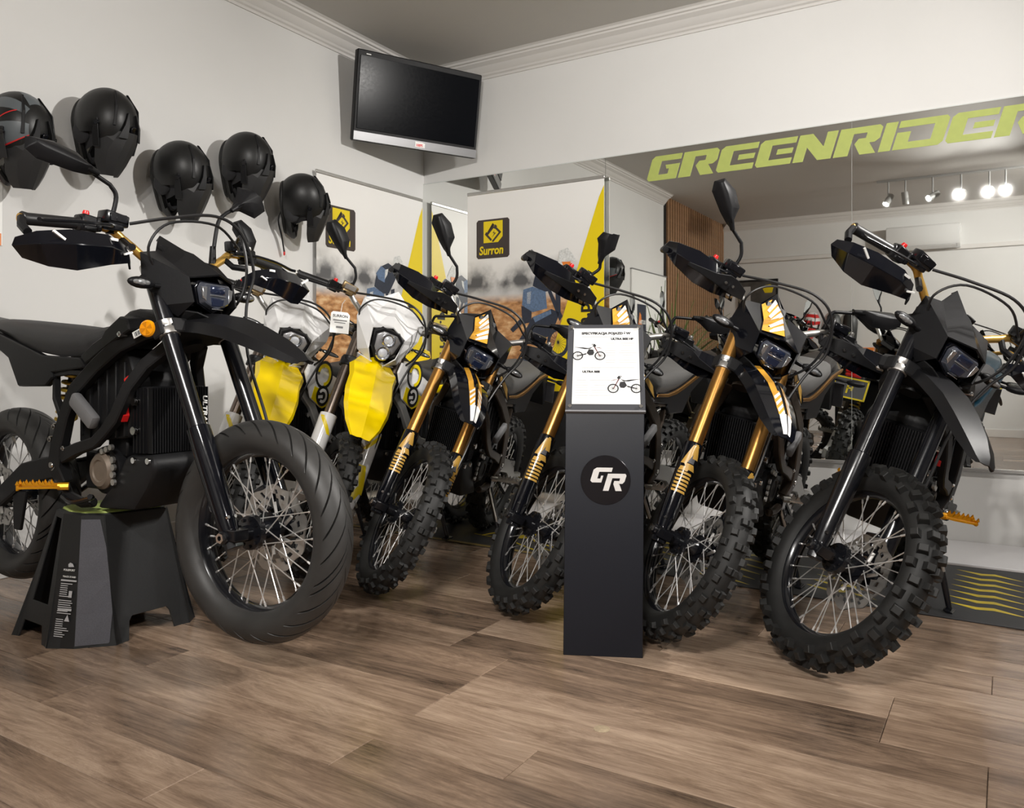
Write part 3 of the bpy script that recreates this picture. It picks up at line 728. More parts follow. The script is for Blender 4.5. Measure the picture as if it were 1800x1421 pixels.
        for sd in (-1, 1):
            band(d, 5.0, 6.6, sd*.10, sd*.9)
            for k in range(4): band(d, 3.7+k*.36, 3.88+k*.36, sd*.25, sd*.92, .30, .0078, 1)
        c.append(('fender_lettering', d.mesh('fender_lettering', WHP, smooth=0)))
    part('front_fender', fm, True, c)
    # turn signals
    for sd in (-1, 1):
        zz, xx = (.985, .972) if not yel else (1.02, .95)
        st = MB().tube([(xx-.01, sd*.085, zz), (xx, sd*.145, zz-.002)], [.009, .007], n=10).ell((xx+.004, sd*.185, zz), (.016, .043, .0165) if not yel else (.010, .045, .010))
        ln = MB().ell((xx+.009, sd*.188, zz), (.0125, .034, .011) if not yel else (.007, .036, .007))
        part('turn_signal', st.mesh('turn_signal', BLK, smooth=50), True, [('signal_lens', ln.mesh('signal_lens', LENSC, smooth=50))])
    # ---- frame, fixed parts
    for sd in (-1, 1):
        rear = [(.955, .050, .880), (.880, .085, .862), (.800, .118, .825), (.700, .128, .765), (.590, .132, .690), (.542, .134, .612), (.500, .132, .520), (.478, .126, .450), (.505, .118, .395)]
        front = [(.945, .045, .830), (.872, .085, .765), (.840, .118, .700), (.815, .128, .645), (.795, .130, .612), (.740, .130, .568), (.690, .130, .535), (.600, .130, .512), (.510, .126, .482)]
        fb = MB().tube([(x, sd*y, z) for x, y, z in rear], [.034, .034, .033, .030, .030, .030, .034, .040, .030], n=4, flat=(.75, 1.0)).tube([(x, sd*y, z) for x, y, z in front], [.030, .028, .026, .026, .028, .024, .024, .026, .030], n=4, flat=(.75, 1.0))
        fb.tube([(.50, sd*.122, .40), (.53, sd*.12, .36), (.60, sd*.118, .345), (.655, sd*.115, .350)], .017, n=6)
        bo = MB()
        for x, z, r_ in ((.475, .455, .018), (.468, .395, .014), (.538, .510, .008), (.462, .535, .009), (.484, .575, .009), (.835, .855, .008)): bo.lathe([(0, .016), (r_*.5, .016), (r_*.6, .012), (r_, .012), (r_, -.01)], o=(x, sd*.134, z), ax=(0, sd, 0), n=14)
        part('frame_beam', fb.mesh('frame_beam', S['frame'], bev=0.004, smooth=25), False, [('frame_bolts', bo.mesh('frame_bolts', CHR, smooth=30))])
        sh = MB().prism([(.735, .850), (.755, .872), (.832, .912), (.872, .902), (.885, .868), (.805, .838), (.72, .800), (.642, .764), (.612, .789), (.68, .828)], sd*.085, sd*.140, 'y', inset=.93)
        c = []
        if yel:
            d = MB().prism([(.66, .815), (.90, .905), (.93, .86), (.88, .74), (.80, .69), (.70, .71)], sd*.135, sd*.146, 'y', inset=.97)
            c.append(('side_shroud', d.mesh('side_shroud', WHT, bev=0.002)))
            d = MB().prism([(.72, .745), (.86, .795), (.88, .74), (.80, .69), (.72, .71)], sd*.146, sd*.1475, 'y')
            for q_ in range(14):
                a0, a1 = rad(20+q_*18), rad(20+(q_+1)*18)
                d.add([(.795+r_*cos(t), sd*.1480, .845+r_*sin(t)) for r_, t in ((.052, a0), (.052, a1), (.036, a1), (.036, a0))], [(0, 1, 2, 3)])
            c.append(('shroud_decal', d.mesh('shroud_decal', YELP, smooth=0)))
            d = MB().lathe([(0, 0), (.048, 0)], o=(.80, sd*.1486, .748), ax=(0, sd, 0), n=24)
            for q_ in range(20):
                a0, a1 = rad(q_*18), rad((q_+1)*18)
                d.add([(.795+r_*cos(t), sd*.1475, .845+r_*sin(t)) for r_, t in ((.066, a0), (.066, a1), (.052, a1), (.052, a0))], [(0, 1, 2, 3)])
            c.append(('roundel_disc', d.mesh('roundel_disc', DEEP, smooth=0)))
            d = MB()
            for q_ in range(15):
                a0, a1 = rad(40+q_*18), rad(40+(q_+1)*18)
                d.add([(.80+r_*cos(t), sd*.1494, .748+r_*sin(t)) for r_, t in ((.034, a0), (.034, a1), (.020, a1), (.020, a0))], [(0, 1, 2, 3)])
            d.add([(.80, sd*.1494, .752), (.834, sd*.1494, .752), (.834, sd*.1494, .738), (.80, sd*.1494, .738)], [(0, 1, 2, 3)])
            c.append(('roundel_letter', d.mesh('roundel_letter', WHP, smooth=0)))
        if style == 'gold':
            d = MB().prism([(.70, .834), (.77, .870), (.80, .862), (.66, .782)], sd*.138, sd*.1412, 'y').prism([(.79, .872), (.835, .896), (.862, .892), (.83, .866)], sd*.138, sd*.1412, 'y')
            c.append(('shroud_decal', d.mesh('shroud_decal', GOLDP, smooth=0)))
        part('tank_shroud', sh.mesh('tank_shroud', S['shroud'], bev=0.004, smooth=25), False, c)
        if style == 'street':
            pd = MB().box((.665, sd*.150, .630), (.135, .030, .045), Matrix.Rotation(rad(34), 3, 'Y'))
            part('frame_pad', pd.mesh('frame_pad', GRYP, bev=0.010, seg=2), False, label='grey padded sleeve on the frame beam')
        elif style == 'gold':
            pd = MB().box((.665, sd*.150, .630), (.12, .024, .036), Matrix.Rotation(rad(34), 3, 'Y'))
            part('frame_pad', pd.mesh('frame_pad', GRYP, bev=0.008, seg=2), False)
    part('tank_cover', MB().prism([(.68, .845), (.74, .905), (.79, .928), (.83, .932), (.93, .910), (.935, .870), (.85, .85)], -.088, .088, 'y').mesh('tank_cover', BLK, bev=0.012, seg=2, smooth=40))
    part('head_tube', MB().tube([FA+.58*A_-.04*P_, FA+.80*A_-.04*P_], .033, n=20).mesh('head_tube', S['frame'], smooth=40))
    bt = MB().prism([(.545, .775), (.80, .815), (.845, .72), (.80, .55), (.545, .525)], -.098, .098, 'y')
    ribs = MB()
    for sd in (-1, 1):
        for k in range(6): ribs.box((.57+k*.045, sd*.101, .665), (.008, .010, .25-.01*abs(k-2)))
    part('battery', bt.mesh('battery', BLK2, bev=0.006), False, [('battery_ribs', ribs.mesh('battery_ribs', BLK2, bev=0.002))])
    cs = MB().box((.862, 0, .605), (.075, .19, .195))
    fins = MB()
    for k in range(23): fins.box((.906, -.093+k*.00845, .605), (.018, .0032, .19))
    for sd in (-1, 1):
        for k in range(4): fins.box((.838+k*.016, sd*.098, .605), (.004, .010, .19))
    c = [('cooling_fins', fins.mesh('cooling_fins', BLK, smooth=0))]
    if not yel:
        c.append(('side_lettering', None, 'ULTRABEE'))
    rb = MB()
    for sd in (-1, 1):
        for z in (.66, .575): rb.lathe([(0, .016), (.012, .016), (.013, .006), (.009, .004), (.009, 0)], o=(.85, sd*.098, z), ax=(0, sd, 0), n=12)
    c.append(('mount_bolts', rb.mesh('mount_bolts', CHR)))
    part('motor_controller', cs.mesh('motor_controller', BLK, bev=0.005), False, c)
    if style in ('street', 'enduro'):
        for sd in (-1, 1):
            rd_ = MB(); rd_.prism([(.815, .725), (.835, .735), (.840, .722), (.818, .710)], sd*.10, sd*.118, 'y').prism([(.800, .645), (.815, .650), (.822, .618), (.812, .600), (.800, .615)], sd*.105, sd*.124, 'y')
            part('cable_connector', rd_.mesh('cable_connector', RED), False, label='bright red plastic cable connectors')
    part('skid_plate', MB().prism([(.80, .500), (.93, .508), (.945, .470), (.90, .405), (.84, .340), (.64, .328), (.69, .375), (.755, .440)], -.105, .105, 'y').mesh('skid_plate', BLK2, bev=0.016, seg=2, smooth=40), False,
         [('skid_bolts', (lambda m: [m.lathe([(0, .006), (.009, .006), (.010, 0)], o=(x, sd*.105, z), ax=(0, sd, 0), n=10) for sd in (-1, 1) for x, z in ((.845, .488), (.915, .490))] and m)(MB()).mesh('skid_bolts', CHR))])
    mt = MB().lathe([(0, -.105), (.068, -.105), (.074, -.095), (.074, .095), (.068, .105), (0, .105)], o=(.690, 0, .448), n=36).box((.60, 0, .44), (.12, .15, .12)).box((.72, 0, .52), (.10, .16, .06))
    mcs = []
    for sd in (-1, 1): mcs.append(MB().lathe([(0, .118), (.030, .118), (.034, .122), (.046, .122), (.056, .112), (.056, .10)], o=(.690, 0, .448), ax=(0, sd, 0), n=32))
    tn = MB()
    for sd in (-1, 1):
        for k in range(4): tn.lathe([(0, .008), (.010, .008), (.010, 0)], o=(.755+.004*(k % 2), sd*.112, .485-.022*k), ax=(0, sd, 0), n=8)
        for k in range(3): tn.lathe([(0, .010), (.009, .010), (.009, 0)], o=(.705+.022*k, sd*.112, .508+.007*k), ax=(0, sd, 0), n=8)
    part('motor', mt.mesh('motor', BLK, bev=0.006), False, [('motor_cover', m_.mesh('motor_cover', S['motor'], smooth=40)) for m_ in mcs]+[('cable_terminals', tn.mesh('cable_terminals', SIL))])
    # swing arm
    for sd in (-1, 1):
        sa = MB().prism([(.480, .488), (.440, .408), (.25, .372), (.08, .282), (-.05, .278), (-.062, .305), (-.05, .338), (.08, .352), (.23, .442), (.36, .470)], sd*.088, sd*.118, 'y', inset=.97)
        part('swing_arm', sa.mesh('swing_arm', S['swing'], bev=0.005, smooth=25), False, [('axle_nut', MB().lathe([(0, .028), (.014, .028), (.016, .0)], o=(0, sd*.112, RWH), ax=(0, sd, 0), n=6).mesh('axle_nut', CHR))])
    part('drive_chain', MB().tube([(.45, .075, .465), (.02, .072, .402)], .008, n=6).tube([(.45, .075, .425), (.02, .072, .218)], .008, n=6).mesh('drive_chain', SATIN))
    part('chain_guide', MB().prism([(.16, .345), (.25, .350), (.21, .215), (.165, .215)], -.098, -.108, 'y').mesh('chain_guide', BLK, bev=0.003))
    sp = MB(); H0, H1 = Vector((.432, -.045, .755)), Vector((.372, -.045, .585))
    pts = []
    ax_ = (H1-H0).normalized(); u_ = ax_.orthogonal().normalized(); w_ = ax_.cross(u_)
    for k in range(7*12+1):
        t = k/(7*12); pts.append(H0.lerp(H1, t)+(u_*cos(2*PI*7*t)+w_*sin(2*PI*7*t))*.030)
    part('rear_shock', MB().tube([H0-ax_*.03, H0.lerp(H1, .5), H1, H1+ax_*.14], [.017, .017, .017, .012], n=14).mesh('rear_shock', SATIN, smooth=40), False, [('spring', MB().tube(pts, .0055, n=7).mesh('spring', SPRING, smooth=50))], label='rear shock with gold coil spring')
    # seat
    st = [(-.06, .928, .900, .050), (.0, .930, .885, .090), (.1, .922, .868, .112), (.22, .912, .835, .122), (.34, .902, .808, .124), (.46, .890, .793, .122), (.58, .880, .795, .112), (.68, .892, .828, .090), (.77, .912, .866, .070), (.84, .926, .900, .055), (.88, .930, .915, .040)]
    rings = []
    for x, zt, zb, hw in st:
        rings.append([(x, -hw*.86, zb), (x, -hw, zb+(zt-zb)*.35), (x, -hw*.93, zb+(zt-zb)*.72), (x, -hw*.70, zt-(zt-zb)*.06), (x, -hw*.3, zt), (x, hw*.3, zt), (x, hw*.70, zt-(zt-zb)*.06), (x, hw*.93, zb+(zt-zb)*.72), (x, hw, zb+(zt-zb)*.35), (x, hw*.86, zb)])
    part('seat', MB().loft(rings).mesh('seat', S['seat'], smooth=50))
    for sd in (-1, 1):
        sp_ = MB().prism([(-.10, .905), (.10, .872), (.37, .798), (.590, .788), (.622, .758), (.542, .752), (.428, .742), (.432, .724), (.390, .697), (.215, .694), (.150, .790), (.02, .85)], sd*.098, sd*.120, 'y', inset=.97)
        c = []
        if style == 'gold':
            tr = MB().prism([(-.08, .908), (.10, .880), (.30, .822), (.37, .806), (.46, .792), (.585, .795), (.60, .783), (.46, .778), (.36, .788), (.28, .808), (.10, .862), (-.06, .892)], sd*.118, sd*.128, 'y')
            c.append(('trim_strip', tr.mesh('trim_strip', GOLD, bev=0.002)))
        part('side_panel', sp_.mesh('side_panel', S['side'] if style != 'gold' else BLK, bev=0.004, smooth=25), False, c)
        sf = MB().tube([(.60, sd*.10, .74), (.50, sd*.10, .745), (.42, sd*.10, .735), (.42, sd*.10, .66), (.50, sd*.11, .56)], .015, n=4, flat=(1, .8))
        part('subframe', sf.mesh('subframe', BLK2 if style != 'gold' else BRN, bev=0.002))
    # tail: fender, light, plate, signals
    rows = []
    for x, z, hw in ((.12, .872, .100), (.0, .890, .108), (-.12, .915, .100), (-.24, .940, .085), (-.34, .955, .060), (-.38, .960, .040)):
        rows.append([(x, -hw, z-.03), (x, -hw*.8, z), (x, 0, z+.012), (x, hw*.8, z), (x, hw, z-.03)])
    part('rear_fender', MB().loft(rows, caps=False, closed=False).mesh('rear_fender', YEL if yel else (BLUEP if style == 'enduro' else S['fender']), solid=-0.004, smooth=30))
    tb = MB().prism([(-.18, .905), (-.30, .925), (-.42, .70), (-.40, .68), (-.30, .80), (-.20, .86)], -.055, .055, 'y')
    pl = MB().box((-.412, 0, .765), (.004, .19, .135), Matrix.Rotation(rad(28), 3, 'Y'))
    plm = MB()
    Mp = Matrix.Translation((-.416, 0, .763)) @ Matrix.Rotation(rad(28), 4, 'Y')
    for c_, d_ in (((0, 0, .062), (.003, .186, .009)), ((0, 0, -.062), (.003, .186, .009)), ((0, .089, 0), (.003, .009, .13)), ((0, -.089, 0), (.003, .009, .13)), ((0, .012, .010), (.003, .010, .05)), ((0, -.012, -.010), (.003, .010, .05)), ((0, 0, .0), (.003, .03, .008))):
        plm.box(c_, d_, None, 0)
    plm.v = [tuple(Mp @ Vector(p)) for p in plm.v]
    tl = MB().box((-.355, 0, .868), (.03, .10, .045), Matrix.Rotation(rad(20), 3, 'Y')).box((-.385, 0, .838), (.02, .09, .02), Matrix.Rotation(rad(20), 3, 'Y'))
    part('tail_bracket', tb.mesh('tail_bracket', BLK, bev=0.005), False, [('rear_plate', pl.mesh('rear_plate', pm('plate_grey', (.10, .10, .11), .4))), ('plate_marking', plm.mesh('plate_marking', YELP)), ('tail_light', tl.mesh('tail_light', REDL, bev=0.006))])
    for sd in (-1, 1):
        s2 = MB().tube([(-.32, sd*.04, .845), (-.33, sd*.11, .84)], .007, n=8).ell((-.335, sd*.15, .84), (.015, .045, .016))
        part('turn_signal', s2.mesh('turn_signal', BLK, smooth=50), False, [('signal_lens', MB().ell((-.340, sd*.153, .84), (.0125, .038, .0125)).mesh('signal_lens', LENSC, smooth=50))])
    # pegs, stand
    for sd in (-1, 1):
        d0 = Vector((.545, sd*.130, .392)); dr = Vector((-.62, sd*.78, .03)).normalized(); sdv = Vector((dr.y, -dr.x, 0))*(1)
        pg = MB()
        pg.tube([d0, d0+dr*.03], .012, n=8)
        for off in (-.018, .018): pg.tube([d0+dr*.025+sdv*off*.6, d0+dr*.05+sdv*off, d0+dr*.135+sdv*off], .009, n=4, flat=(.5, 1.4))
        pg.tube([d0+dr*.135-sdv*.018, d0+dr*.135+sdv*.018], .009, n=4, flat=(.6, 1.4))
        for k in range(6):
            for off in (-.018, .018):
                q_ = d0+dr*(.05+k*.017)+sdv*off; pg.prism([(-.006, 0), (.006, 0), (0, .012)], -.003, .003, 'y', M=Matrix.Translation(q_+Vector((0, 0, .009))) @ Matrix.Rotation(math.atan2(dr.y, dr.x), 4, 'Z'))
        part('foot_peg', pg.mesh('foot_peg', S['peg'], smooth=20), label='gold serrated foot peg' if S['peg'] is PEGG else None)
    br = MB().tube(cr([(.52, -.135, .36), (.60, -.150, .35), (.70, -.150, .372), (.72, -.165, .38)], 4), .008, n=8)
    part('brake_pedal', br.mesh('brake_pedal', SATIN, smooth=40))
    kick = {'gold': (.45, .245, .060), 'enduro': (.50, .258, .075), 'yellow': (.45, .20, .035)}.get(style)
    if kick:
        k0 = Vector((.52, .118, .36)); k1 = Vector(kick)
        ks = MB().tube([k0, k0.lerp(k1, .5), k1], [.014, .012, .010], n=10).box(k0, (.05, .035, .06)).prism([(-.03, -.016), (.03, -.016), (.034, .016), (-.03, .018)], k1.z-.006, k1.z+.002, 'z', M=Matrix.Translation((k1.x, k1.y, 0)))
        part('side_stand', ks.mesh('side_stand', SATIN, bev=0.002, smooth=35), False, [('stand_spring', MB().tube([k0+Vector((.02, .012, -.01)), k0.lerp(k1, .55)+Vector((.016, .01, 0))], .006, n=8).mesh('stand_spring', SIL))])
    if style == 'street':
        rf = MB().lathe([(0, .010), (.020, .009), (.024, .004), (.024, 0), (0, 0)], o=(.955, -.142, .862), ax=(.35, -1, 0), n=24)
        dk = MB()
        u_ = Vector((.94, .33, 0)); n_ = Vector((.35, -1, 0)).normalized(); o_ = Vector((.955, -.142, .862))+n_*.0103
        for k in range(0, 8, 2):
            a0, a1 = PI*k/4, PI*(k+1)/4
            dk.add([o_, o_+(u_*cos(a0)+Vector((0, 0, 1))*sin(a0))*.0185, o_+(u_*cos(a1)+Vector((0, 0, 1))*sin(a1))*.0185], [(0, 1, 2)])
        part('reflector', rf.mesh('reflector', AMB, smooth=30), True, [('reflector_sectors', dk.mesh('reflector_sectors', AMB2, smooth=0))], label='round orange side reflector')
        lb = MB().box((.898, -.118, .862), (.055, .002, .020), Matrix.Rotation(rad(-28), 3, 'Y') @ Matrix.Rotation(rad(20), 3, 'Z'))
        bars_ = MB()
        Ml = Matrix.Translation((.898, -.118, .862)) @ (Matrix.Rotation(rad(-28), 4, 'Y') @ Matrix.Rotation(rad(20), 4, 'Z'))
        for k in range(9): bars_.box((-.02+k*.0045, -.0014, .0), (.0016+.0014*(k % 2), .0006, .013))
        bars_.v = [tuple(Ml @ Vector(p)) for p in bars_.v]
        part('paper_label', lb.mesh('paper_label', WHP), False, [('label_print', bars_.mesh('label_print', DEEP))], label='white sticker with a printed code strip')
    return L
ULTRA = None
def bike(style, pose, label, group, mirrors, scale=1.0, hide=()):
    global ULTRA
    if style not in SPEC: SPEC[style] = build_spec(style)
    x, y, z, psi, lean, st = pose
    root = empty('electric_motorcycle', (x, y, z))
    root.rotation_mode = 'XYZ'
    root.rotation_euler = (Matrix.Rotation(psi, 3, 'Z') @ Matrix.Rotation(-lean, 3, 'X')).to_euler('XYZ')
    root.scale = (scale,)*3
    tag(root, label, 'motorcycle', group)
    Sm = steer_mat(st)
    for d in SPEC[style]:
        if d['key'] and d['key'] not in mirrors: continue
        if d['name'] in hide: continue
        M = d['M'] or Matrix.Identity(4)
        if d['steer']: M = Sm @ M
        o = put(d['name'], d['mesh'], root, M)
        if d['label']: o['label'] = d['label']
        for c in d['ch']:
            if len(c) == 3:
                me = text_mesh(c[2], .021, WHP, sx=1.25, shear=.15, bold=.0006)
                put(c[0], me, o, frame((.9158, .076, .675), (0, 0, -1), (0, 1, 0)))
                continue
            k = put(c[0], c[1], o)
            if c[0] in ('spokes', 'cooling_fins', 'battery_ribs', 'light_strip', 'mount_bolts', 'cable_terminals', 'guard_screws', 'guard_slots', 'frame_bolts', 'skid_bolts', 'mask_lettering', 'fender_lettering', 'guard_decal', 'projector_lens', 'headlight_projector', 'axle_nut', 'reflector_sectors', 'label_print', 'plate_marking', 'fender_decal', 'shroud_decal', 'tail_light', 'guard_bracket', 'roundel_disc'): k['kind'] = 'stuff'
    return root
POSES = {
 'K': (2.7829, -0.2941, 0.015, -1.6796, 0.2943, 0.8748),
 'B0': (0.1624, -2.5464, 0.1174, -0.0133, 0.0, 0.0897),
 'G3': (2.2261, -0.3187, 0.009, -1.5895, 0.2197, 0.7563),
 'G2': (1.6539, -0.3286, 0.009, -1.5688, 0.1996, 0.8747),
 'G1': (0.7514, -0.4527, 0.010, -1.3134, 0.2696, 0.6464),
 'Y2': (0.5373, -0.4065, 0.009, -1.4529, 0.0956, 0.8308),
 'Y1': (0.1633, -0.6101, 0.008, -1.4302, 0.0756, 0.8751)}
sB = 1.055
p0 = CAM+sB*(Vector(POSES['B0'][:3])-CAM)
GB = 'row of parked electric motorcycles'
bike('street', (p0.x, p0.y, p0.z)+POSES['B0'][3:], 'black supermoto electric motorcycle with smooth street tyres, raised on the black stand', None, ('wide-1', 'near1'), sB)
bike('yellow', POSES['Y1'], 'yellow and white electric dirt bike behind the raised black motorcycle, nearest the helmet wall', GB, ('up-1',))
bike('yellow', POSES['Y2'], 'yellow and white electric dirt bike beside the gold forked bikes, lamp fully in view', GB, ('up-1', 'flat1'))
bike('gold', POSES['G1'], 'gold forked black dirt bike next to the yellow bikes, its frame side showing', GB, ('up-1', 'flat1'))
bike('gold', POSES['G2'], 'gold forked black dirt bike partly hidden behind the dark display pillar', GB, ('low-1', 'flat1'))
bike('gold', POSES['G3'], 'gold forked black dirt bike just right of the dark display pillar', GB, ('up-1', 'flat1'))
bike('enduro', POSES['K'], 'all black electric dirt bike with deep knobbly tyres and no mirrors, farthest right', GB, ())
# ------------------------------------------------------------------ wall mirror and its lettering
MIRM = bpy.data.materials.new('mirror_glass'); MIRM.use_nodes = True
_b = MIRM.node_tree.nodes['Principled BSDF']
_b.inputs['Base Color'].default_value = (0.80, 0.81, 0.79, 1); _b.inputs['Metallic'].default_value = 1.0; _b.inputs['Roughness'].default_value = 0.012
MZ0, MZ1 = 0.378, 2.176
wm = empty('wall_mirror', (X0, Y0, MZ0)); tag(wm, 'large frameless wall mirror in wide panels behind the row of bikes', 'mirror')
seam = W(2.547, 0, 0).x; pw_ = seam/2-X0/2
for k in range(4):
    xa = X0+k*pw_+0.0012; xb = min(RX, X0+(k+1)*pw_)-0.0012
    obj('mirror_panel', MB().box(((xa+xb)/2-X0, -0.004, (MZ1-MZ0)/2), (xb-xa, 0.006, MZ1-MZ0)), MIRM, wm, smooth=0)
obj('top_edge', MB().box((LX/2, -0.0045, MZ1-MZ0+0.003), (LX, 0.007, 0.006)), pm('bright_glass_edge', (0.6, 0.62, 0.6), 0.3), wm, smooth=0)
def letter_polys(ch):
    Lb = [(0, .10), (.09, 0), (.42, 0), (.42, 1), (.12, 1), (0, .88)]
    top = [(.42, 1), (1.2, 1), (1.2, .77), (.42, .77)]; bot = [(.42, 0), (1.2, 0), (1.2, .23), (.42, .23)]
    return {
     'G': [Lb, top, bot, [(.80, .23), (1.2, .23), (1.2, .60), (.80, .60)], [(.62, .60), (.80, .60), (.80, .44), (.70, .44)]],
     'R': [[(0, 0), (.42, 0), (.42, 1), (0, 1)], [(.42, 1), (1.1, 1), (1.2, .9), (1.2, .77), (.42, .77)], [(.80, .77), (1.2, .77), (1.2, .52), (1.08, .40), (.80, .40)], [(.60, .58), (.80, .58), (.80, .40), (.52, .40)], [(.52, .40), (.94, .40), (1.2, 0), (.76, 0)]],
     'E': [Lb, top, bot, [(.64, .40), (1.16, .40), (1.16, .60), (.64, .60)]],
     'N': [[(0, 0), (.34, 0), (.34, .52), (.80, 0), (1.22, 0), (1.22, 1), (.88, 1), (.88, .48), (.42, 1), (0, 1)]],
     'I': [[(0, 0), (.42, 0), (.42, 1), (0, 1)]],
     'D': [[(0, 0), (.42, 0), (.42, .60), (0, .60)], [(0, 1), (1.40, 1), (1.5, .9), (1.5, .76), (0, .76)], [(1.10, .76), (1.5, .76), (1.5, .12), (1.38, 0), (1.10, 0)], [(.42, 0), (1.10, 0), (1.10, .24), (.42, .24)]],
    }[ch]
def letter_mesh(ch, h, wd, mat, th=0.001, shear=0.30):
    mb = MB(); pols = letter_polys(ch); mw = max(p[0] for q in pols for p in q)
    for q in pols:
        mb.prism([(p[0]/mw*wd+p[1]*h*shear, p[1]*h) for p in q], 0, th, 'z')
    return mb.mesh('letter', mat, smooth=0)
GREENM = pm('green_vinyl_letter', (0.40, 0.46, 0.115), 0.55, noise=0.12, nscale=25)
GXS = [1.515, 1.691, 1.892, 2.090, 2.275, 2.462, 2.659, 2.719, 2.932, 3.122, 3.30]
hL = 0.129*KW
gs = empty('lettering_sign', W(1.515, 0, 1.874)); gs.location.y = Y0-0.0072
tag(gs, 'lime green GREENRIDER lettering along the top of the wall mirror', 'sign')
for ch, xa, xb in zip('GREENRIDER', GXS[:-1], GXS[1:]):
    wd = (xb-xa)*KW-0.012
    if ch == 'I': wd = 0.057
    me = letter_mesh(ch, hL, wd, GREENM)
    o = put('letter', me, gs, frame(((xa-GXS[0])*KW, 0, 0), (1, 0, 0), (0, 0, 1)))

# ------------------------------------------------------------------ roll-up banners
def banner_mat():
    m = bpy.data.materials.new('printed_banner'); m.use_nodes = True; nt = m.node_tree; b = nt.nodes['Principled BSDF']; L = nt.links.new
    b.inputs['Roughness'].default_value = 0.42
    tc = nn(nt, 'ShaderNodeTexCoord'); sp = nn(nt, 'ShaderNodeSeparateXYZ'); L(tc.outputs['Object'], sp.inputs[0])
    z = sp.outputs['Z']
    def ramp(src, stops):
        r = nn(nt, 'ShaderNodeValToRGB'); e = r.color_ramp.elements
        e[0].position, e[0].color = stops[0][0], (*stops[0][1], 1); e[1].position, e[1].color = stops[-1][0], (*stops[-1][1], 1)
        for p, c in stops[1:-1]:
            k = e.new(p); k.color = (*c, 1)
        L(src, r.inputs[0]); return r.outputs[0]
    def mr(src, a, b_):
        n = nn(nt, 'ShaderNodeMapRange'); n.inputs['From Min'].default_value = a; n.inputs['From Max'].default_value = b_; L(src, n.inputs['Value']); return n.outputs[0]
    def noise(sx, sc, det=5):
        mp = nn(nt, 'ShaderNodeMapping'); mp.inputs['Scale'].default_value = (sx, 1, 1); L(tc.outputs['Object'], mp.inputs[0])
        n = nn(nt, 'ShaderNodeTexNoise'); n.inputs['Scale'].default_value = sc; n.inputs['Detail'].default_value = det; L(mp.outputs[0], n.inputs['Vector']); return n.outputs['Fac']
    sky = ramp(mr(z, 1.2, 1.9), [(0, (.55, .50, .46)), (.25, (.60, .60, .60)), (.5, (.80, .79, .77)), (1, (.86, .85, .83))])
    grass_n = noise(.5, 26, 6)
    grass = ramp(grass_n, [(.30, (.16, .06, .02)), (.5, (.50, .25, .10)), (.7, (.78, .54, .30))])
    def mix(f, a, b_):
        n = nn(nt, 'ShaderNodeMix', data_type='RGBA'); L(f, n.inputs['Factor']); L(a, n.inputs['A']); L(b_, n.inputs['B']); return n.outputs['Result']
    def math_(op, a, b_):
        n = nn(nt, 'ShaderNodeMath', operation=op); n.use_clamp = True
        for i, q in enumerate((a, b_)):
            if isinstance(q, (int, float)): n.inputs[i].default_value = q
            else: L(q, n.inputs[i])
        return n.outputs[0]
    # blurred dark tree line between two heights, broken up by noise
    up = mr(z, 1.60, 1.47); lo = mr(z, 1.34, 1.42); blob = mr(noise(1.0, 6, 4), .40, .62)
    tree = math_('MULTIPLY', math_('MULTIPLY', up, lo), blob)
    treec = ramp(blob, [(0, (.25, .24, .23)), (1, (.10, .10, .105))])
    fg = math_('ADD', mr(z, 1.36, 1.30), 0.0)
    c = mix(tree, sky, treec); c = mix(fg, c, grass)
    L(c, b.inputs['Base Color'])
    return m
BANM = banner_mat()
BADGE = pm('dark_brown_print', (0.045, 0.032, 0.028), 0.4); BYEL = pm('yellow_banner_print', (0.80, 0.61, 0.0), 0.4)
NAVY = pm('navy_print', (0.018, 0.025, 0.045), 0.4, noise=0.5, nscale=60); DENIM = pm('denim_print', (0.10, 0.16, 0.27), 0.45, noise=0.6, nscale=70); OFFW = pm('pale_print', (0.66, 0.68, 0.66), 0.45, noise=0.5, nscale=90); GOGG = pm('orange_print', (0.78, 0.22, 0.03), 0.4); BIKEB = pm('blue_print', (0.03, 0.12, 0.32), 0.4); SKIN = pm('brown_print', (0.30, 0.10, 0.05), 0.4)
def flat(mb, poly, d):       # poly in banner (x,z), lifted by d off the print
    n = len(poly); mb.add([(x, -d, z) for x, z in poly], [tuple(range(n))])
def px2b(u, v):              # art measured on the banner face (metres from its lower left corner)
    return (u, v)
def ring(mb, cx, cz, r0, r1, d, sx=1.0, n=26):
    for k in range(n):
        a0, a1 = 2*PI*k/n, 2*PI*(k+1)/n
        flat(mb, [(cx+r_*cos(t)*sx, cz+r_*sin(t)) for r_, t in ((r1, a0), (r1, a1), (r0, a1), (r0, a0))], d)
BW, BT = 1.024, 2.045
_bk = {}
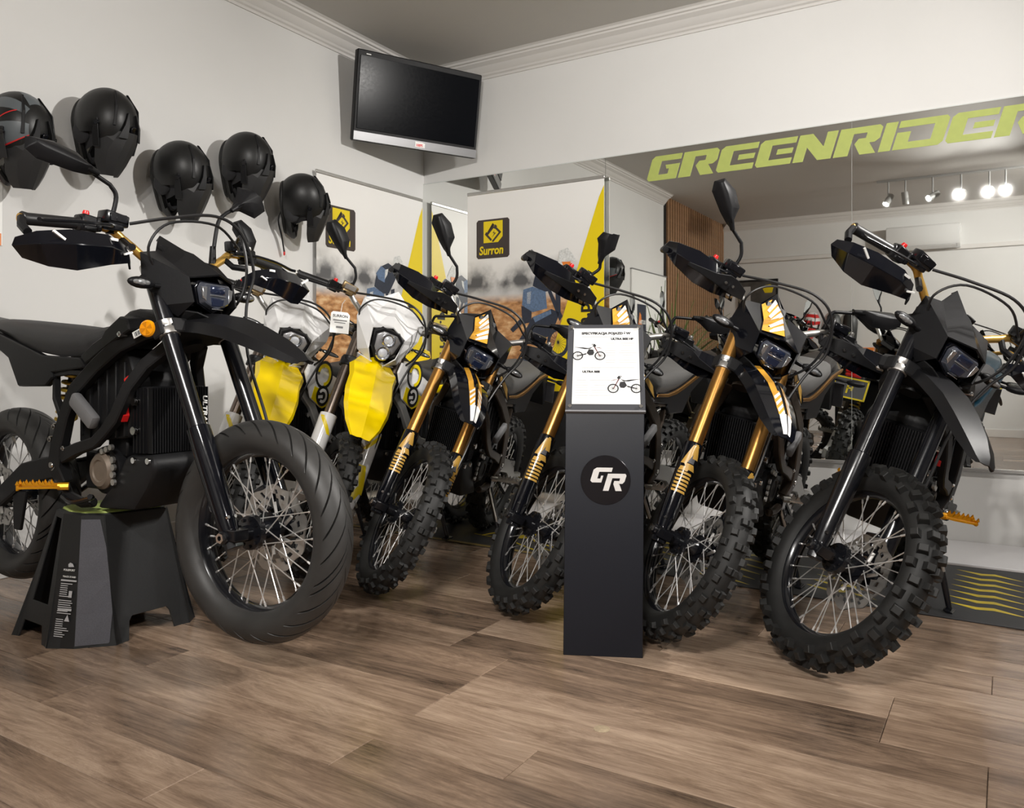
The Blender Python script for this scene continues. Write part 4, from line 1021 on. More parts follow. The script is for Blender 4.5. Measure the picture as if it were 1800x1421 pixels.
def banner(loc, rz, label):
    root = empty('roll_up_banner', loc, rz); tag(root, label, 'banner')
    if not _bk:
        _bk['print'] = MB().box((BW/2, 0.001, (BT+.05)/2), (BW, .002, BT-.05)).mesh('print', BANM, smooth=0)
        _bk['rail'] = MB().box((BW/2, 0.004, BT+.006), (BW+.006, .016, .022)).mesh('top_rail', SIL, bev=.003)
        _bk['base'] = MB().prism([(-.05, 0), (.05, 0), (.04, .07), (-.03, .07)], 0, BW+.02, 'x').mesh('base_cassette', SIL, bev=.006)
        _bk['pole'] = MB().tube([(BW/2, .022, .05), (BW/2, .022, BT)], .009, n=10).mesh('support_pole', SIL)
        m = MB(); flat(m, [(.99, 1.93), (BW, 2.00), (BW, .72), (.572, .72)], .0012); _bk['wedge'] = m.mesh('yellow_wedge', BYEL, smooth=0)
        m = MB(); flat(m, [(0, .06), (BW, .06), (BW, .72), (0, .72)], .0010); _bk['foot'] = m.mesh('dark_foot_print', DEEP, smooth=0)
        # badge
        X_, Z_, S_ = .075, 1.605, .262
        m = MB(); c = .014; flat(m, [(X_+c, Z_), (X_+S_-c, Z_), (X_+S_, Z_+c), (X_+S_, Z_+S_-c), (X_+S_-c, Z_+S_), (X_+c, Z_+S_), (X_, Z_+S_-c), (X_, Z_+c)], .0012); _bk['badge'] = m.mesh('logo_badge', BADGE, smooth=0)
        P = lambda u, v: (X_+u*S_, Z_+v*S_)
        m = MB(); flat(m, [P(.22, .40), P(.66, .40), P(.80, .54), P(.80, .95), P(.22, .95)], .002); _bk['bsq'] = m.mesh('badge_square', BYEL, smooth=0)
        m = MB()
        for q in ([(.50, .90), (.56, .84), (.50, .80), (.30, .62), (.36, .60), (.54, .78)], [(.58, .86), (.64, .80), (.56, .74), (.52, .78)], [(.30, .68), (.26, .62), (.44, .44), (.48, .48), (.33, .63), (.34, .66)], [(.60, .80), (.76, .65), (.71, .62), (.57, .75)], [(.76, .65), (.52, .41), (.47, .43), (.70, .66)], [(.56, .71), (.50, .64), (.55, .63), (.47, .52), (.60, .64), (.54, .65)]):
            flat(m, [P(*p) for p in q], .0028)
        _bk['glyph'] = m.mesh('logo_glyph', BADGE, smooth=0)
        _bk['surron'] = text_mesh('Surron', .080, BYEL, shear=.12, bold=.0022, sx=.86)
        _bk['www'] = text_mesh('www.surron.pl', .125, DEEP, bold=.003)
        # rider print, heights and positions on the face
        K_ = 1/3.304/1416*5.02    # scale of the sketch units below
        def S2(u, v): return ((u-455)*K_*1.0+.145, 1.51-(v-330)*K_)
        def shape(polys, d):
            m = MB()
            for q in polys: flat(m, [S2(*p) for p in q], d)
            return m
        _bk['rider'] = []
        for nm, mat, polys, d in (
            ('bike_print', NAVY, [[(700, 760), (745, 700), (800, 620), (930, 575), (985, 600), (960, 660), (905, 740), (800, 770)], [(905, 470), (925, 460), (1005, 620), (985, 650)], [(640, 690), (720, 620), (735, 650), (660, 710)]], .0012),
            ('rider_print', NAVY, [[(870, 300), (930, 275), (990, 300), (1000, 370), (935, 465), (880, 470), (800, 430), (825, 340)], [(720, 550), (795, 560), (790, 650), (728, 660)], [(955, 440), (990, 430), (992, 600), (962, 590)]], .0018),
            ('trouser_print', DENIM, [[(735, 450), (800, 435), (890, 470), (900, 570), (800, 590), (725, 545)], [(815, 350), (862, 300), (912, 322), (895, 400), (838, 385)], [(800, 620), (925, 580), (930, 604), (818, 652)]], .0024),
            ('helmet_print', OFFW, [[(985, 232), (1038, 216), (1076, 262), (1098, 300), (1050, 295), (1046, 335), (1010, 345), (975, 300)], [(900, 320), (930, 312), (920, 350), (895, 380)], [(760, 470), (790, 462), (782, 540), (760, 535)]], .0024),
            ('goggle_print', GOGG, [[(1000, 298), (1060, 300), (1050, 334), (1012, 328)]], .0030)):
            _bk['rider'].append((nm, shape(polys, d).mesh(nm, mat, smooth=0)))
        m = MB(); cx, cz = S2(975, 775); ring(m, cx, cz, .072, .098, .0018, .82)
        for k in range(10):
            a = PI*k/10; flat(m, [(cx+.072*.82*cos(a)-.001*sin(a), cz+.072*sin(a)+.001*cos(a)), (cx+.072*.82*cos(a)+.001*sin(a), cz+.072*sin(a)-.001*cos(a)), (cx-.072*.82*cos(a)+.001*sin(a), cz-.072*sin(a)-.001*cos(a)), (cx-.072*.82*cos(a)-.001*sin(a), cz-.072*sin(a)+.001*cos(a))], .0016)
        _bk['rider'].append(('wheel_print', m.mesh('wheel_print', NAVY, smooth=0)))
    pr = put('print', _bk['print'], root); put('top_rail', _bk['rail'], root); put('base_cassette', _bk['base'], root); put('support_pole', _bk['pole'], root)
    for n_, k in (('dark_foot_print', 'foot'), ('yellow_wedge', 'wedge'), ('logo_badge', 'badge'), ('badge_square', 'bsq'), ('logo_glyph', 'glyph')): put(n_, _bk[k], pr)
    put('brand_lettering', _bk['surron'], pr, frame((.097, -.0024, 1.632), (1, 0, 0), (0, 0, 1)))
    put('web_address', _bk['www'], pr, frame((.925, -.0024, 1.30-max(v.co.x for v in _bk['www'].vertices)), (0, 0, 1), (-1, 0, 0)))
    for nm, me in _bk['rider']:
        o = put(nm, me, pr); o['kind'] = 'stuff'
    return root
pR = W(.368, -.041, .0)
banner((pR.x, pR.y, 0), 0, 'printed roll-up banner with a rider, standing in front of the mirror')
pL = W(.03, -.968, 0)
banner((X0+.034, pL.y, 0), PI/2, 'printed roll-up banner against the helmet wall, right of the lowest black helmet')

# ------------------------------------------------------------------ television in the corner
t0, t1 = W(.1, -.763, 2.13), W(.446, -.067, 2.14)
u_ = (t1-t0); u_.z = 0; TWD = u_.length; u_.normalize()
n_ = Vector((u_.y, -u_.x, 0))
up = (Vector((0, 0, 1))*cos(rad(10))+n_*sin(rad(10))).normalized()
tvM = frame(t0, u_, up); THT = .485*KW
tv = empty('television', t0); tv.matrix_world = tvM
tag(tv, 'black flat television tilted down from the corner above the banners', 'television')
obj('casing', MB().box((TWD/2, THT/2, -.03), (TWD, THT, .05)).box((TWD/2, THT/2, -.07), (TWD*.7, THT*.6, .05)), pm('satin_tv_casing', (.008, .008, .009), .5, spec=.25), tv, bev=.006)
obj('screen', MB().box((TWD/2, THT*.535, -.003), (TWD*.955, THT*.80, .006)), pm('dark_screen_glass', (.003, .0035, .005), .2, spec=.05), tv, bev=.001)
st_ = obj('lower_strip', MB().box((TWD/2, .029, .0), (TWD*.998, .056, .006)), pm('dark_silver_strip', (.20, .20, .205), .35, metal=.7), tv, bev=.002)
sk = obj('sticker', MB().prism([(-.035, -.012), (.035, -.012), (.035, .016), (.012, .022), (-.035, .022)], .0032, .0042, 'z', M=Matrix.Translation((TWD*.52, .026, 0))), WHP, st_, smooth=0)
obj('sticker_print', MB().prism([(-.028, -.008), (.0, -.008), (.0, .015), (-.028, .015)], .0043, .0048, 'z', M=Matrix.Translation((TWD*.52, .026, 0))), RED, sk, smooth=0) if False else None
put('sticker_lettering', text_mesh('100%', .022, RED, bold=.001), st_, Matrix.Translation((TWD*.52-.029, .0195, .0046)))
obj('brand_mark', MB().box((TWD*.08, THT*.955, .0), (.030, .005, .001)), WHP, tv, smooth=0)
obj('wall_bracket', MB().tube([(TWD/2, THT/2, -.09), (TWD/2, THT/2, -.36)], .025, n=10).box((TWD/2, THT/2, -.10), (.2, .2, .02)), SATIN, tv, bev=.003)

# ------------------------------------------------------------------ helmets on the wall
def helmet_pt(th, ph, k=1.0):
    # th: azimuth from the front, ph: elevation; x forward, z crown
    f = cos(th)
    ry = .116; rx = .152 if f < 0 else .156
    chin = max(0, f)**3*max(0, min(1, (-ph+.02)/.50))*.085
    rz = .132 if ph > 0 else .135
    r = 1.0
    x = (rx*cos(th)*cos(ph)**.9+chin)*k; y = ry*sin(th)*cos(ph)**.85*(1-.25*max(0, f)**2*max(0, min(1, -ph/.6)))*k; z = rz*sin(ph)*k
    return (x, y, z)
def helmet_meshes(acc, gfx):
    NA, NP = 48, 22; mb = MB(); idx = {}
    vs = []; fs = []
    PH = [rad(-52+142*i/NP) for i in range(NP+1)]
    for i, ph in enumerate(PH):
        for j in range(NA): vs.append(helmet_pt(2*PI*j/NA, ph))
    def open_(th, ph):
        a = abs((th+PI) % (2*PI)-PI)
        return a < rad(66) and rad(-20)-a*.10 < ph < rad(27)-a*.20
    for i in range(NP):
        for j in range(NA):
            th = 2*PI*(j+.5)/NA; ph = (PH[i]+PH[i+1])/2
            if open_(th, ph): continue
            fs.append((i*NA+j, i*NA+(j+1) % NA, (i+1)*NA+(j+1) % NA, (i+1)*NA+j))
    mb.add(vs, fs)
    out = {'shell': mb.mesh('shell', pm('satin_black_helmet', (.011, .011, .011), .40, spec=.4), solid=.014, bev=0, smooth=40)}
    li = MB(); vs = [helmet_pt(2*PI*j/NA, ph, .84) for ph in PH for j in range(NA)]
    fs = [(i*NA+j, i*NA+(j+1) % NA, (i+1)*NA+(j+1) % NA, (i+1)*NA+j) for i in range(NP) for j in range(NA) if not (open_(2*PI*(j+.5)/NA, (PH[i]+PH[i+1])/2) and abs((2*PI*(j+.5)/NA+PI) % (2*PI)-PI) < rad(40))]
    out['liner'] = li.add(vs, fs).mesh('liner', pm('helmet_liner', (.03, .03, .033), .9), smooth=60)
    # rim along the lower edge
    rim = [Vector(helmet_pt(2*PI*j/40, PH[0], .985)) for j in range(41)]
    out['edge_rim'] = MB().tube(rim, .011, n=8, caps=False).mesh('edge_rim', RUB, smooth=60)
    # peak
    rows = []
    for x, hw, z, dr in ((.040, .056, .139, .030), (.085, .078, .128, .046), (.130, .082, .108, .056), (.175, .070, .088, .044), (.212, .052, .070, .028), (.230, .038, .062, .020)):
        rows.append([(x-.025*(hw > .07), -hw*1.12, z-dr-.018), (x, -hw*.86, z-dr*.45), (x, -hw*.42, z+.010), (x, 0, z+.016), (x, hw*.42, z+.010), (x, hw*.86, z-dr*.45), (x-.025*(hw > .07), hw*1.12, z-dr-.018)])
    out['peak'] = MB().loft(rows, caps=False, closed=False).mesh('peak', pm('satin_grey_black_peak', (.022, .022, .023), .5), solid=.005, smooth=18)
    rg = MB()
    for s in (-1, 1):
        # prongs from the peak up over the crown, blades back to the side screws
        rg.loft([[(.07, s*.066, .128), (.07, s*.030, .150), (.07, s*.036, .125)], [(.010, s*.046, .142), (.010, s*.026, .152), (.010, s*.030, .128)], [(-.045, s*.026, .136), (-.045, s*.020, .139), (-.045, s*.022, .122)]])
        rg.loft([[(.12, s*.104, .070), (.12, s*.100, .030), (.12, s*.090, .05)], [(.06, s*.118, .072), (.06, s*.120, .038), (.06, s*.104, .055)], [(.0, s*.120, .062), (.0, s*.121, .050), (.0, s*.105, .055)]])
        # raised rear ribs
        rg.loft([[(.02, s*.080, .108), (.02, s*.068, .118), (.02, s*.066, .100)], [(-.07, s*.070, .104), (-.07, s*.060, .112), (-.07, s*.058, .092)], [(-.135, s*.040, .066), (-.135, s*.034, .072), (-.135, s*.034, .056)]])
    out['peak_arm'] = rg.mesh('peak_arm', BLK2, bev=.002, smooth=30)
    vt = MB().box((.030, 0, .139), (.045, .022, .012), Matrix.Rotation(rad(24), 3, 'Y'))
    out['vent'] = vt.mesh('vent', GLOSS, bev=.003)
    sc = MB()
    for s in (-1, 1): sc.lathe([(0, .008), (.010, .008), (.012, 0)], o=(.02, s*.116, .056), ax=(.1, s, .3), n=12)
    out['peak_screw'] = sc.mesh('peak_screw', SATIN)
    ck = MB()
    for s in (-1, 1): ck.ell((.055, s*.080, -.050), (.055, .022, .045), 10, 6)
    out['cheek_pad'] = ck.mesh('cheek_pad', pm('helmet_liner', (.03, .03, .033), .9), smooth=60)
    return out
HM = helmet_meshes(None, None)
def patch(th0, th1, ph0, ph1, k=1.006, n=6, skew=0.0):
    vs = []; fs = []
    for i in range(n+1):
        for j in range(n+1):
            ph = rad(ph0+(ph1-ph0)*i/n); th = rad(th0+(th1-th0)*j/n+skew*i/n); vs.append(helmet_pt(th, ph, k))
    for i in range(n):
        for j in range(n): fs.append((i*(n+1)+j, i*(n+1)+j+1, (i+1)*(n+1)+j+1, (i+1)*(n+1)+j))
    return vs, fs
HB = Matrix(((0, 0, 1), (0, 1, 0), (-1, 0, 0))).to_4x4()      # crown away from the wall, face down
def helmet(loc, rot, label, group=None, shell_mat=None, hang=False, gfx=None, base=HB, name='motocross_helmet'):
    root = empty(name, loc); root.matrix_world = Matrix.Translation(loc) @ base @ rot.to_4x4()
    tag(root, label, 'helmet', group)
    for nm in ('shell', 'liner', 'edge_rim', 'peak', 'peak_arm', 'vent', 'peak_screw', 'cheek_pad'):
        o = put(nm, HM[nm], root)
        if nm in ('peak_screw', 'cheek_pad', 'peak_arm'): o['kind'] = 'stuff'
        if nm in ('shell', 'peak') and shell_mat:
            me = HM[nm].copy(); me.materials.clear(); me.materials.append(shell_mat); o.data = me
        if nm == 'shell' and gfx:
            for gname, mat, patches in gfx:
                m = MB()
                for p in patches: m.add(*patch(*p))
                g = obj(gname, m, mat, o, smooth=60); g['kind'] = 'stuff'
    if hang:
        sp = MB().tube(cr([(.02, -.06, -.10), (.10, -.06, -.13), (.20, -.045, -.12), (.29, -.05, -.11)], 4), .008, n=6, flat=(1.5, .5))
        s = obj('chin_strap', sp, CABLE, root)
        obj('strap_end', MB().box((.295, -.05, -.11), (.022, .022, .008)), RED, s, bev=.002)
    return root
E3 = lambda x, y, z: Euler((rad(x), rad(y), rad(z))).to_matrix()
HG = 'helmets hung on the left wall'
hp = [(-2.549, 1.726), (-2.217, 1.838), (-1.878, 1.711), (-1.528, 1.836), (-1.178, 1.715)]
HL = ['black, grey and red motocross helmet at the far left of the wall row',
      'plain black helmet hung highest, second from the left on the wall',
      'plain black helmet hung low between two higher plain ones, third from the left',
      'plain black helmet hung high on the wall, fourth from the left, left of the television',
      'plain black helmet with a dangling chin strap beside the wall banner']
HR = [E3(-12, 8, 4), E3(-16, 8, 0), E3(-20, 10, 8), E3(-18, 8, 4), E3(-34, 14, 18)]
GREYG = pm('grey_helmet_graphic', (.11, .125, .135), .4); REDG = pm('red_helmet_graphic', (.55, .02, .02), .4)
for i, (hy, hz) in enumerate(hp):
    q = W(.17, hy, hz)
    gfx = None
    if i == 0:
        gfx = [('grey_graphic', GREYG, [(150, 185, 0, 50, 1.006, 6, 20), (-60, -95, 10, 66, 1.006, 6, -12), (60, 96, -5, 62, 1.006, 6, 10), (-118, -140, 0, 55, 1.006, 6, -8)]), ('red_graphic', REDG, [(-58, -60.5, 10, 66, 1.008, 6, -12), (-98, -100.5, 10, 40, 1.008, 6, -25), (57, 59.5, -5, 62, 1.008, 6, 10), (-100, -103, -10, 12, 1.008, 6, 20)])]
    helmet((X0+.165, q.y, q.z), HR[i], HL[i], HG, hang=(i == 4), gfx=gfx)

# ------------------------------------------------------------------ display pillar
ex = Vector((.9085, .4180, 0)); ny = Vector((.4180, -.9085, 0))
pb = Vector((2.0196, -1.9135, 0)); PWD = .2395
pil = empty('display_pillar', pb); pil.matrix_world = frame(pb, ex, -ny)      # x along the face, y into the column, z up
tag(pil, 'dark slate display pillar with a sloping page and a round logo, standing before the bikes', 'display stand')
SLATE = pm('slate_grey_board', (.0085, .0095, .0145), .45, spec=.3, noise=.2, nscale=300, bump=.06)
prof = [(0, 0), (0, .735), (.003, .742), (.195, 1.010), (.205, 1.004), (.205, .97), (.085, .70), (.085, 0)]
lean = .010
cb = MB()
vs = [(0+lean*z, y, z) for y, z in prof]+[(PWD+lean*z-.004*z, y, z) for y, z in prof]
n = len(prof)
cb.add(vs, [tuple(range(n)), tuple(range(2*n-1, n-1, -1))]+[(i, n+i, n+(i+1) % n, (i+1) % n) for i in range(n)])
obj('column', cb, SLATE, pil, bev=.0015)
sl = Vector((0, .192, .268)); SLN = sl.length
pM = frame((lean*.742, .003, .742), (1, 0, 0), (0, .192, .268))
lp = obj('acrylic_panel', MB().box((PWD/2, SLN/2, .004), (PWD+.002, SLN+.004, .006)), pm('dark_grey_panel', (.06, .062, .07), .18, coat=.8), pil, pM, bev=.001)
obj('panel_lip', MB().box((PWD/2, -.004, .006), (PWD+.002, .006, .012)), pm('lip_edge_plastic', (.22, .22, .23), .2), lp, bev=.001)
pgw, pgh = .207, .293; pgx, pgy = (PWD-pgw)/2+.002, (SLN-pgh)/2+.004
page = obj('page', MB().box((pgx+pgw/2, pgy+pgh/2, .0075), (pgw, pgh, .0008)), pm('white_paper', (.74, .74, .73), .5), pil, pM, smooth=0)
INK = pm('black_ink', (.02, .02, .022), .5); INKG = pm('grey_ink', (.45, .45, .45), .5); INKM = pm('mid_grey_ink', (.2, .2, .2), .5); MAR = pm('maroon_ink', (.12, .03, .03), .5)
def ptext(s, x, y, size, mat=INK, bold=.0004, sx=1.0, align='LEFT'):
    put('page_lettering', text_mesh(s, size, mat, ext=.0001, bold=bold*1.8, sx=sx, align=align), page, Matrix.Translation((pgx+x, pgy+y, .0082)))
ptext('SPECYFIKACJA POJAZDÓW', .103, .268, .0125, sx=1.02, align='CENTER')
ptext('ULTRA BEE HP', .190, .246, .0105, sx=1.05, align='RIGHT')
ptext('ULTRA BEE', .030, .117, .0105, sx=1.05)
ln = MB()
for (x, y, w_, h_) in [(.103, .258, .155, .0007), (.110, .137, .165, .0009)]: ln.box((pgx+x, pgy+y, .0081), (w_, h_, .0003))
obj('page_rules', ln, INKM, page, smooth=0)['kind'] = 'stuff'
ln = MB(); rq = random.Random(3)
for k in range(9):
    y = .232-k*.0095
    ln.box((pgx+.105+.012, pgy+y, .0081), (.024+.012*rq.random(), .0014, .0003)); ln.box((pgx+.192-.02, pgy+y, .0081), (.03+.03*rq.random(), .0014, .0003))
    y = .098-k*.0095
    ln.box((pgx+.010+.018, pgy+y, .0081), (.030+.014*rq.random(), .0014, .0003)); ln.box((pgx+.105-.02, pgy+y, .0081), (.03+.04*rq.random(), .0014, .0003))
obj('page_text_lines', ln, INKG, page, smooth=0)['kind'] = 'stuff'
def mini_bike(cx, cy, s, fl):
    m = MB(); m2 = MB()
    def fp(mm, pts, z=.0084):
        mm.add([(pgx+cx+fl*x*s, pgy+cy+y*s, z) for x, y in pts], [tuple(range(len(pts)))])
    for wx in (0, 1.26):
        for k in range(20):
            a0, a1 = 2*PI*k/20, 2*PI*(k+1)/20
            fp(m, [(wx+r_*cos(t), .31+r_*sin(t)) for r_, t in ((.31, a0), (.31, a1), (.24, a1), (.24, a0))])
        for k in range(6):
            a = PI*k/6; fp(m, [(wx+.24*cos(a)-.006*sin(a), .31+.24*sin(a)+.006*cos(a)), (wx+.24*cos(a)+.006*sin(a), .31+.24*sin(a)-.006*cos(a)), (wx-.24*cos(a)+.006*sin(a), .31-.24*sin(a)-.006*cos(a)), (wx-.24*cos(a)-.006*sin(a), .31-.24*sin(a)+.006*cos(a))], .0083)
    fp(m, [(.5, .5), (.66, .34), (.86, .36), (.93, .52), (.88, .74), (.62, .78)], .0083)
    fp(m, [(-.25, .93), (.3, .9), (.58, .85), (.85, .92), (.7, .8), (.4, .78), (.1, .86)]); fp(m, [(.82, 1.0), (.95, 1.16), (1.05, 1.02), (.98, .92)]); fp(m, [(.78, 1.13), (.96, 1.15), (.96, 1.11), (.78, 1.09)])
    fp(m2, [(.9, .95), (.96, .97), (1.27, .30), (1.22, .30)]); fp(m2, [(.95, .9), (1.2, .9), (1.42, .80), (1.2, .86)]); fp(m, [(0, .33), (.5, .5), (.48, .40), (0, .28)])
    o = obj('bike_print', m, INK, page, smooth=0); o['kind'] = 'stuff'
    o = obj('bike_fork_print', m2, MAR, page, smooth=0); o['kind'] = 'stuff'
mini_bike(.014, .165, .056, 1); mini_bike(.196, .040, .056, -1)
for sx in (.013, PWD-.013):
    for sy in (.012, SLN-.014):
        obj('corner_screw', MB().lathe([(0, .010), (.0055, .010), (.0065, .006), (.0065, 0)], o=(sx, sy, .005), ax=(0, 0, 1), n=14), CHR, pil, pM)
lc = Vector((PWD*.535, 0, .535)); 
bd = obj('logo_disc', MB().lathe([(0, .0012), (.0745, .0012), (.0755, 0)], o=lc, ax=(0, -1, 0), n=64), pm('near_black_sticker', (.006, .0055, .008), .25, coat=.4), pil, smooth=20)
LWH = pm('off_white_sticker', (.72, .70, .68), .5)
for ch, ox, oz, ww, hh in (('G', -.0475, -.007, .056, .045), ('R', -.001, -.032, .045, .052)):
    pols = {'G': [[(0, .12), (.12, 0), (.34, 0), (.34, 1), (.14, 1), (0, .86)], [(.34, 1), (1, 1), (1, .72), (.34, .72)], [(.34, 0), (.62, 0), (.62, .26), (.34, .26)], [(.62, .26), (.62, .46), (.50, .46), (.50, .26)]],
            'R': [[(-.16, 0), (.22, 0), (.22, .76), (-.16, .76)], [(-.16, 1), (1, 1), (1.1, .9), (1.1, .74), (-.16, .74)], [(.74, .74), (1.1, .74), (1.1, .55), (1.0, .42), (.74, .42)], [(.40, .58), (.74, .58), (.74, .40), (.40, .40)], [(.40, .40), (.80, .40), (1.1, 0), (.68, 0)]]}[ch]
    m = MB()
    for q in pols: m.prism([(px*ww+pz*hh*.30, pz*hh) for px, pz in q], 0, .0008, 'z')
    put('logo_letter', m.mesh('logo_letter', LWH, smooth=0), bd, frame((lc.x+ox, -.0014, lc.z+oz), (1, 0, 0), (0, 0, 1)))

# ------------------------------------------------------------------ track stand under the raised bike
ts = empty('track_stand', (.58, -2.49, 0)); tag(ts, 'black plastic work stand with a grey corner and lime top under the raised bike', 'work stand')
ts.location = (0, 0, 0)
sx0 = 0.0
zT = .405
base = [(.37, -2.655), (.40, -2.69), (.62, -2.70), (.70, -2.665), (.775, -2.575), (.775, -2.31), (.745, -2.27), (.41, -2.27), (.37, -2.30)]
topr = [(.47, -2.575), (.485, -2.60), (.575, -2.625), (.655, -2.615), (.715, -2.575), (.765, -2.39), (.745, -2.37), (.49, -2.37), (.47, -2.39)]
STB = pm('black_stand_plastic', (.012, .013, .014), .45, noise=.25, nscale=200, bump=.12); STG = pm('grey_stand_panel', (.085, .085, .10), .6, noise=.35, nscale=350, bump=.15)
sm = MB()
def bp_(i, t, z):      # point on side line i at height fraction
    a, b_ = base[i % 9], topr[i % 9]; return (a[0]+(b_[0]-a[0])*t, a[1]+(b_[1]-a[1])*t, z)
def side(i, notch=None, window=None):
    j = i+1
    def pt(s, z):
        t = z/zT; p, q = Vector(bp_(i, t, z)), Vector(bp_(j, t, z)); return p.lerp(q, s)
    if window:
        a, b_, z0, z1 = window
        vs = [pt(0, 0), pt(.12, 0), pt(.14, .055), pt(.72, .055), pt(.80, 0), pt(1, 0), pt(1, zT), pt(0, zT), pt(a, z0), pt(b_, z0), pt(b_, z1), pt(a, z1)]
        sm.add(vs, [(0, 1, 2, 8, 11, 7), (2, 3, 9, 8), (3, 4, 5, 6, 10, 9), (7, 11, 10, 6)])
    elif notch:
        a, b_, h = notch
        vs = [pt(0, 0), pt(a, 0), pt(a+.03, h*.8), pt(a+.07, h), pt(b_-.07, h), pt(b_-.03, h*.8), pt(b_, 0), pt(1, 0), pt(1, zT), pt(0, zT)]
        sm.add(vs, [(0, 1, 2, 3, 9), (3, 4, 8, 9), (4, 5, 6, 7, 8)])
    else:
        zs = [zT*q for q in (0, .25, .5, .75, 1)]
        sm.add([p for z_ in zs for p in (pt(0, z_), pt(1, z_))], [(2*q, 2*q+1, 2*q+3, 2*q+2) for q in range(4)])
for i in range(9):
    if i == 1: side(i, window=(.22, .80, .12, zT-.02))
    elif i == 4: side(i, notch=(.18, .80, .075))
    elif i == 6: side(i, notch=(.2, .8, .06))
    elif i == 8: side(i)
    else: side(i)
sm.add([bp_(i, 1, zT) for i in range(9)], [tuple(range(9))])
obj('body', sm, STB, ts, solid=.006, bev=.0015, smooth=20)
obj('top_rim', MB().loft([[bp_(i, 1, zT-.016) for i in range(9)], [tuple(Vector(bp_(i, 1, zT+.003)).lerp(Vector((.62, -2.48, zT+.003)), .02)) for i in range(9)]]), STB, ts, bev=.004)
obj('lime_pad', MB().loft([[tuple(Vector(bp_(i, 1, zT)).lerp(Vector((.62, -2.48, zT)), .10)) for i in range(9)], [tuple(Vector(bp_(i, 1, zT+.009)).lerp(Vector((.62, -2.48, zT+.009)), .12)) for i in range(9)]]), LIME, ts, bev=.002)
gp = MB(); A3, B4 = [Vector(bp_(3, t, zT*t)) for t in (0.02, .25, .5, .75, .965)], [Vector(bp_(4, t, zT*t)) for t in (0.02, .25, .5, .75, .965)]
nf = (B4[0]-A3[0]).cross(A3[4]-A3[0]).normalized(); nf = nf if nf.y < 0 else -nf
vs = []
for k, (a, b_) in enumerate(zip(A3, B4)):
    wv = (.86, 1.06, 1.08, .98, .82)[k]; vs += [a.lerp(b_, .02)+nf*.003, a.lerp(b_, min(1.0, wv))+nf*.003]
gp.add(vs, [(2*i, 2*i+1, 2*i+3, 2*i+2) for i in range(4)])
obj('grey_panel', gp, STG, ts, solid=.001, smooth=0)
# print on the black facet left of it
P2, P3, P2t, P3t = (Vector(bp_(i_, t_, zT*t_)) for i_, t_ in ((2, 0), (3, 0), (2, 1), (3, 1)))
uu = ((P3-P2).normalized()+(P3t-P2t).normalized()).normalized(); vv = ((P2t+P3t)-(P2+P3))
nf2 = uu.cross(vv).normalized(); nf2 = nf2 if nf2.y < 0 else -nf2
Mf = frame((P2+P3)/2-uu*.043+nf2*.006, uu, vv)
put('brand_lettering', text_mesh('POLISPORT', .0088, WHP, sx=1.0), ts, Mf @ Matrix.Translation((.017, .235, 0)))
put('stand_lettering', text_mesh('TRACK STAND', .0076, WHP), ts, Mf @ Matrix.Translation((.017, .215, 0)))
lt = MB()
lt.prism([(.035, .247), (.056, .249), (.050, .258), (.040, .261), (.033, .256)], 0, .0005, 'z')
lt.box((.043, .206, 0), (.060, .005, .0006))
rq = random.Random(5)
for k in range(26):
    y = .196-k*.0064
    if k in (7, 15, 16): continue
    w_ = .055*(.5+.5*rq.random()) if not (1 <= k <= 5 or 17 <= k <= 20) else .028
    lt.box((.014+w_/2, y, 0), (w_, .0026, .0006))
lt.prism([(.050, .155), (.062, .155), (.062, .175), (.050, .175)], 0, .0005, 'z'); lt.prism([(.046, .083), (.066, .083), (.056, .103)], 0, .0005, 'z'); lt.box((.042, .118, 0), (.052, .007, .0006))
put('printed_lines', lt.mesh('printed_lines', pm('small_white_print', (.45, .45, .46), .5), smooth=0), ts, Mf)['kind'] = 'stuff'

# ------------------------------------------------------------------ mats and the white strip under the mirror
MATM = pm('black_rubber_mat', (.022, .022, .024), .6, noise=.5, nscale=45, bump=.15); MATY = pm('yellow_mat_print', (.50, .38, .01), .5, noise=.25, nscale=30)
def fmat(xa, xb, ya0, ya1, yb0, label):
    root = empty('floor_mat', ((xa+xb)/2, (ya0+yb0)/2, 0)); root.location = (0, 0, 0); tag(root, label, 'mat')
    obj('rubber_sheet', MB().prism([(xa, ya0), (xb, ya1), (xb, yb0), (xa, yb0)], .0005, .005, 'z'), MATM, root, bev=.001)
    return root
m1 = fmat(.10, 1.50, -.79, -.845, -.04, 'black rubber mat with yellow line drawing under the yellow and left gold bikes')
m2 = fmat(1.52, 3.62, -.85, -.925, -.05, 'black rubber mat with yellow zigzag bars under the right hand bikes')
obj('edge_strip', MB().prism([(.10, -.79), (1.50, -.845), (1.50, -.815), (.10, -.76)], .0045, .0056, 'z'), pm('ochre_mat_edge', (.20, .14, .04), .5), m1, smooth=0)
def zig(cx, cy, n, wd, root, sp=.062):
    for k in range(n):
        y = cy-k*sp; w2 = wd/2*(1+.02*k)
        q = [(cx-w2, y+.050), (cx-w2*.25, y-.016), (cx+w2*.15, y-.002), (cx+w2, y-.045), (cx+w2*.15, y+.034), (cx-w2*.22, y+.020)]
        obj('yellow_bar', MB().add([(a, b_, .0056) for a, b_ in q], [tuple(range(6))]), MATY, root, smooth=0)
zig(3.11, -.18, 7, .25, m2, .092); zig(2.62, -.30, 6, .25, m2, .092); zig(2.16, -.34, 6, .25, m2, .092); zig(1.74, -.30, 5, .25, m2, .092)
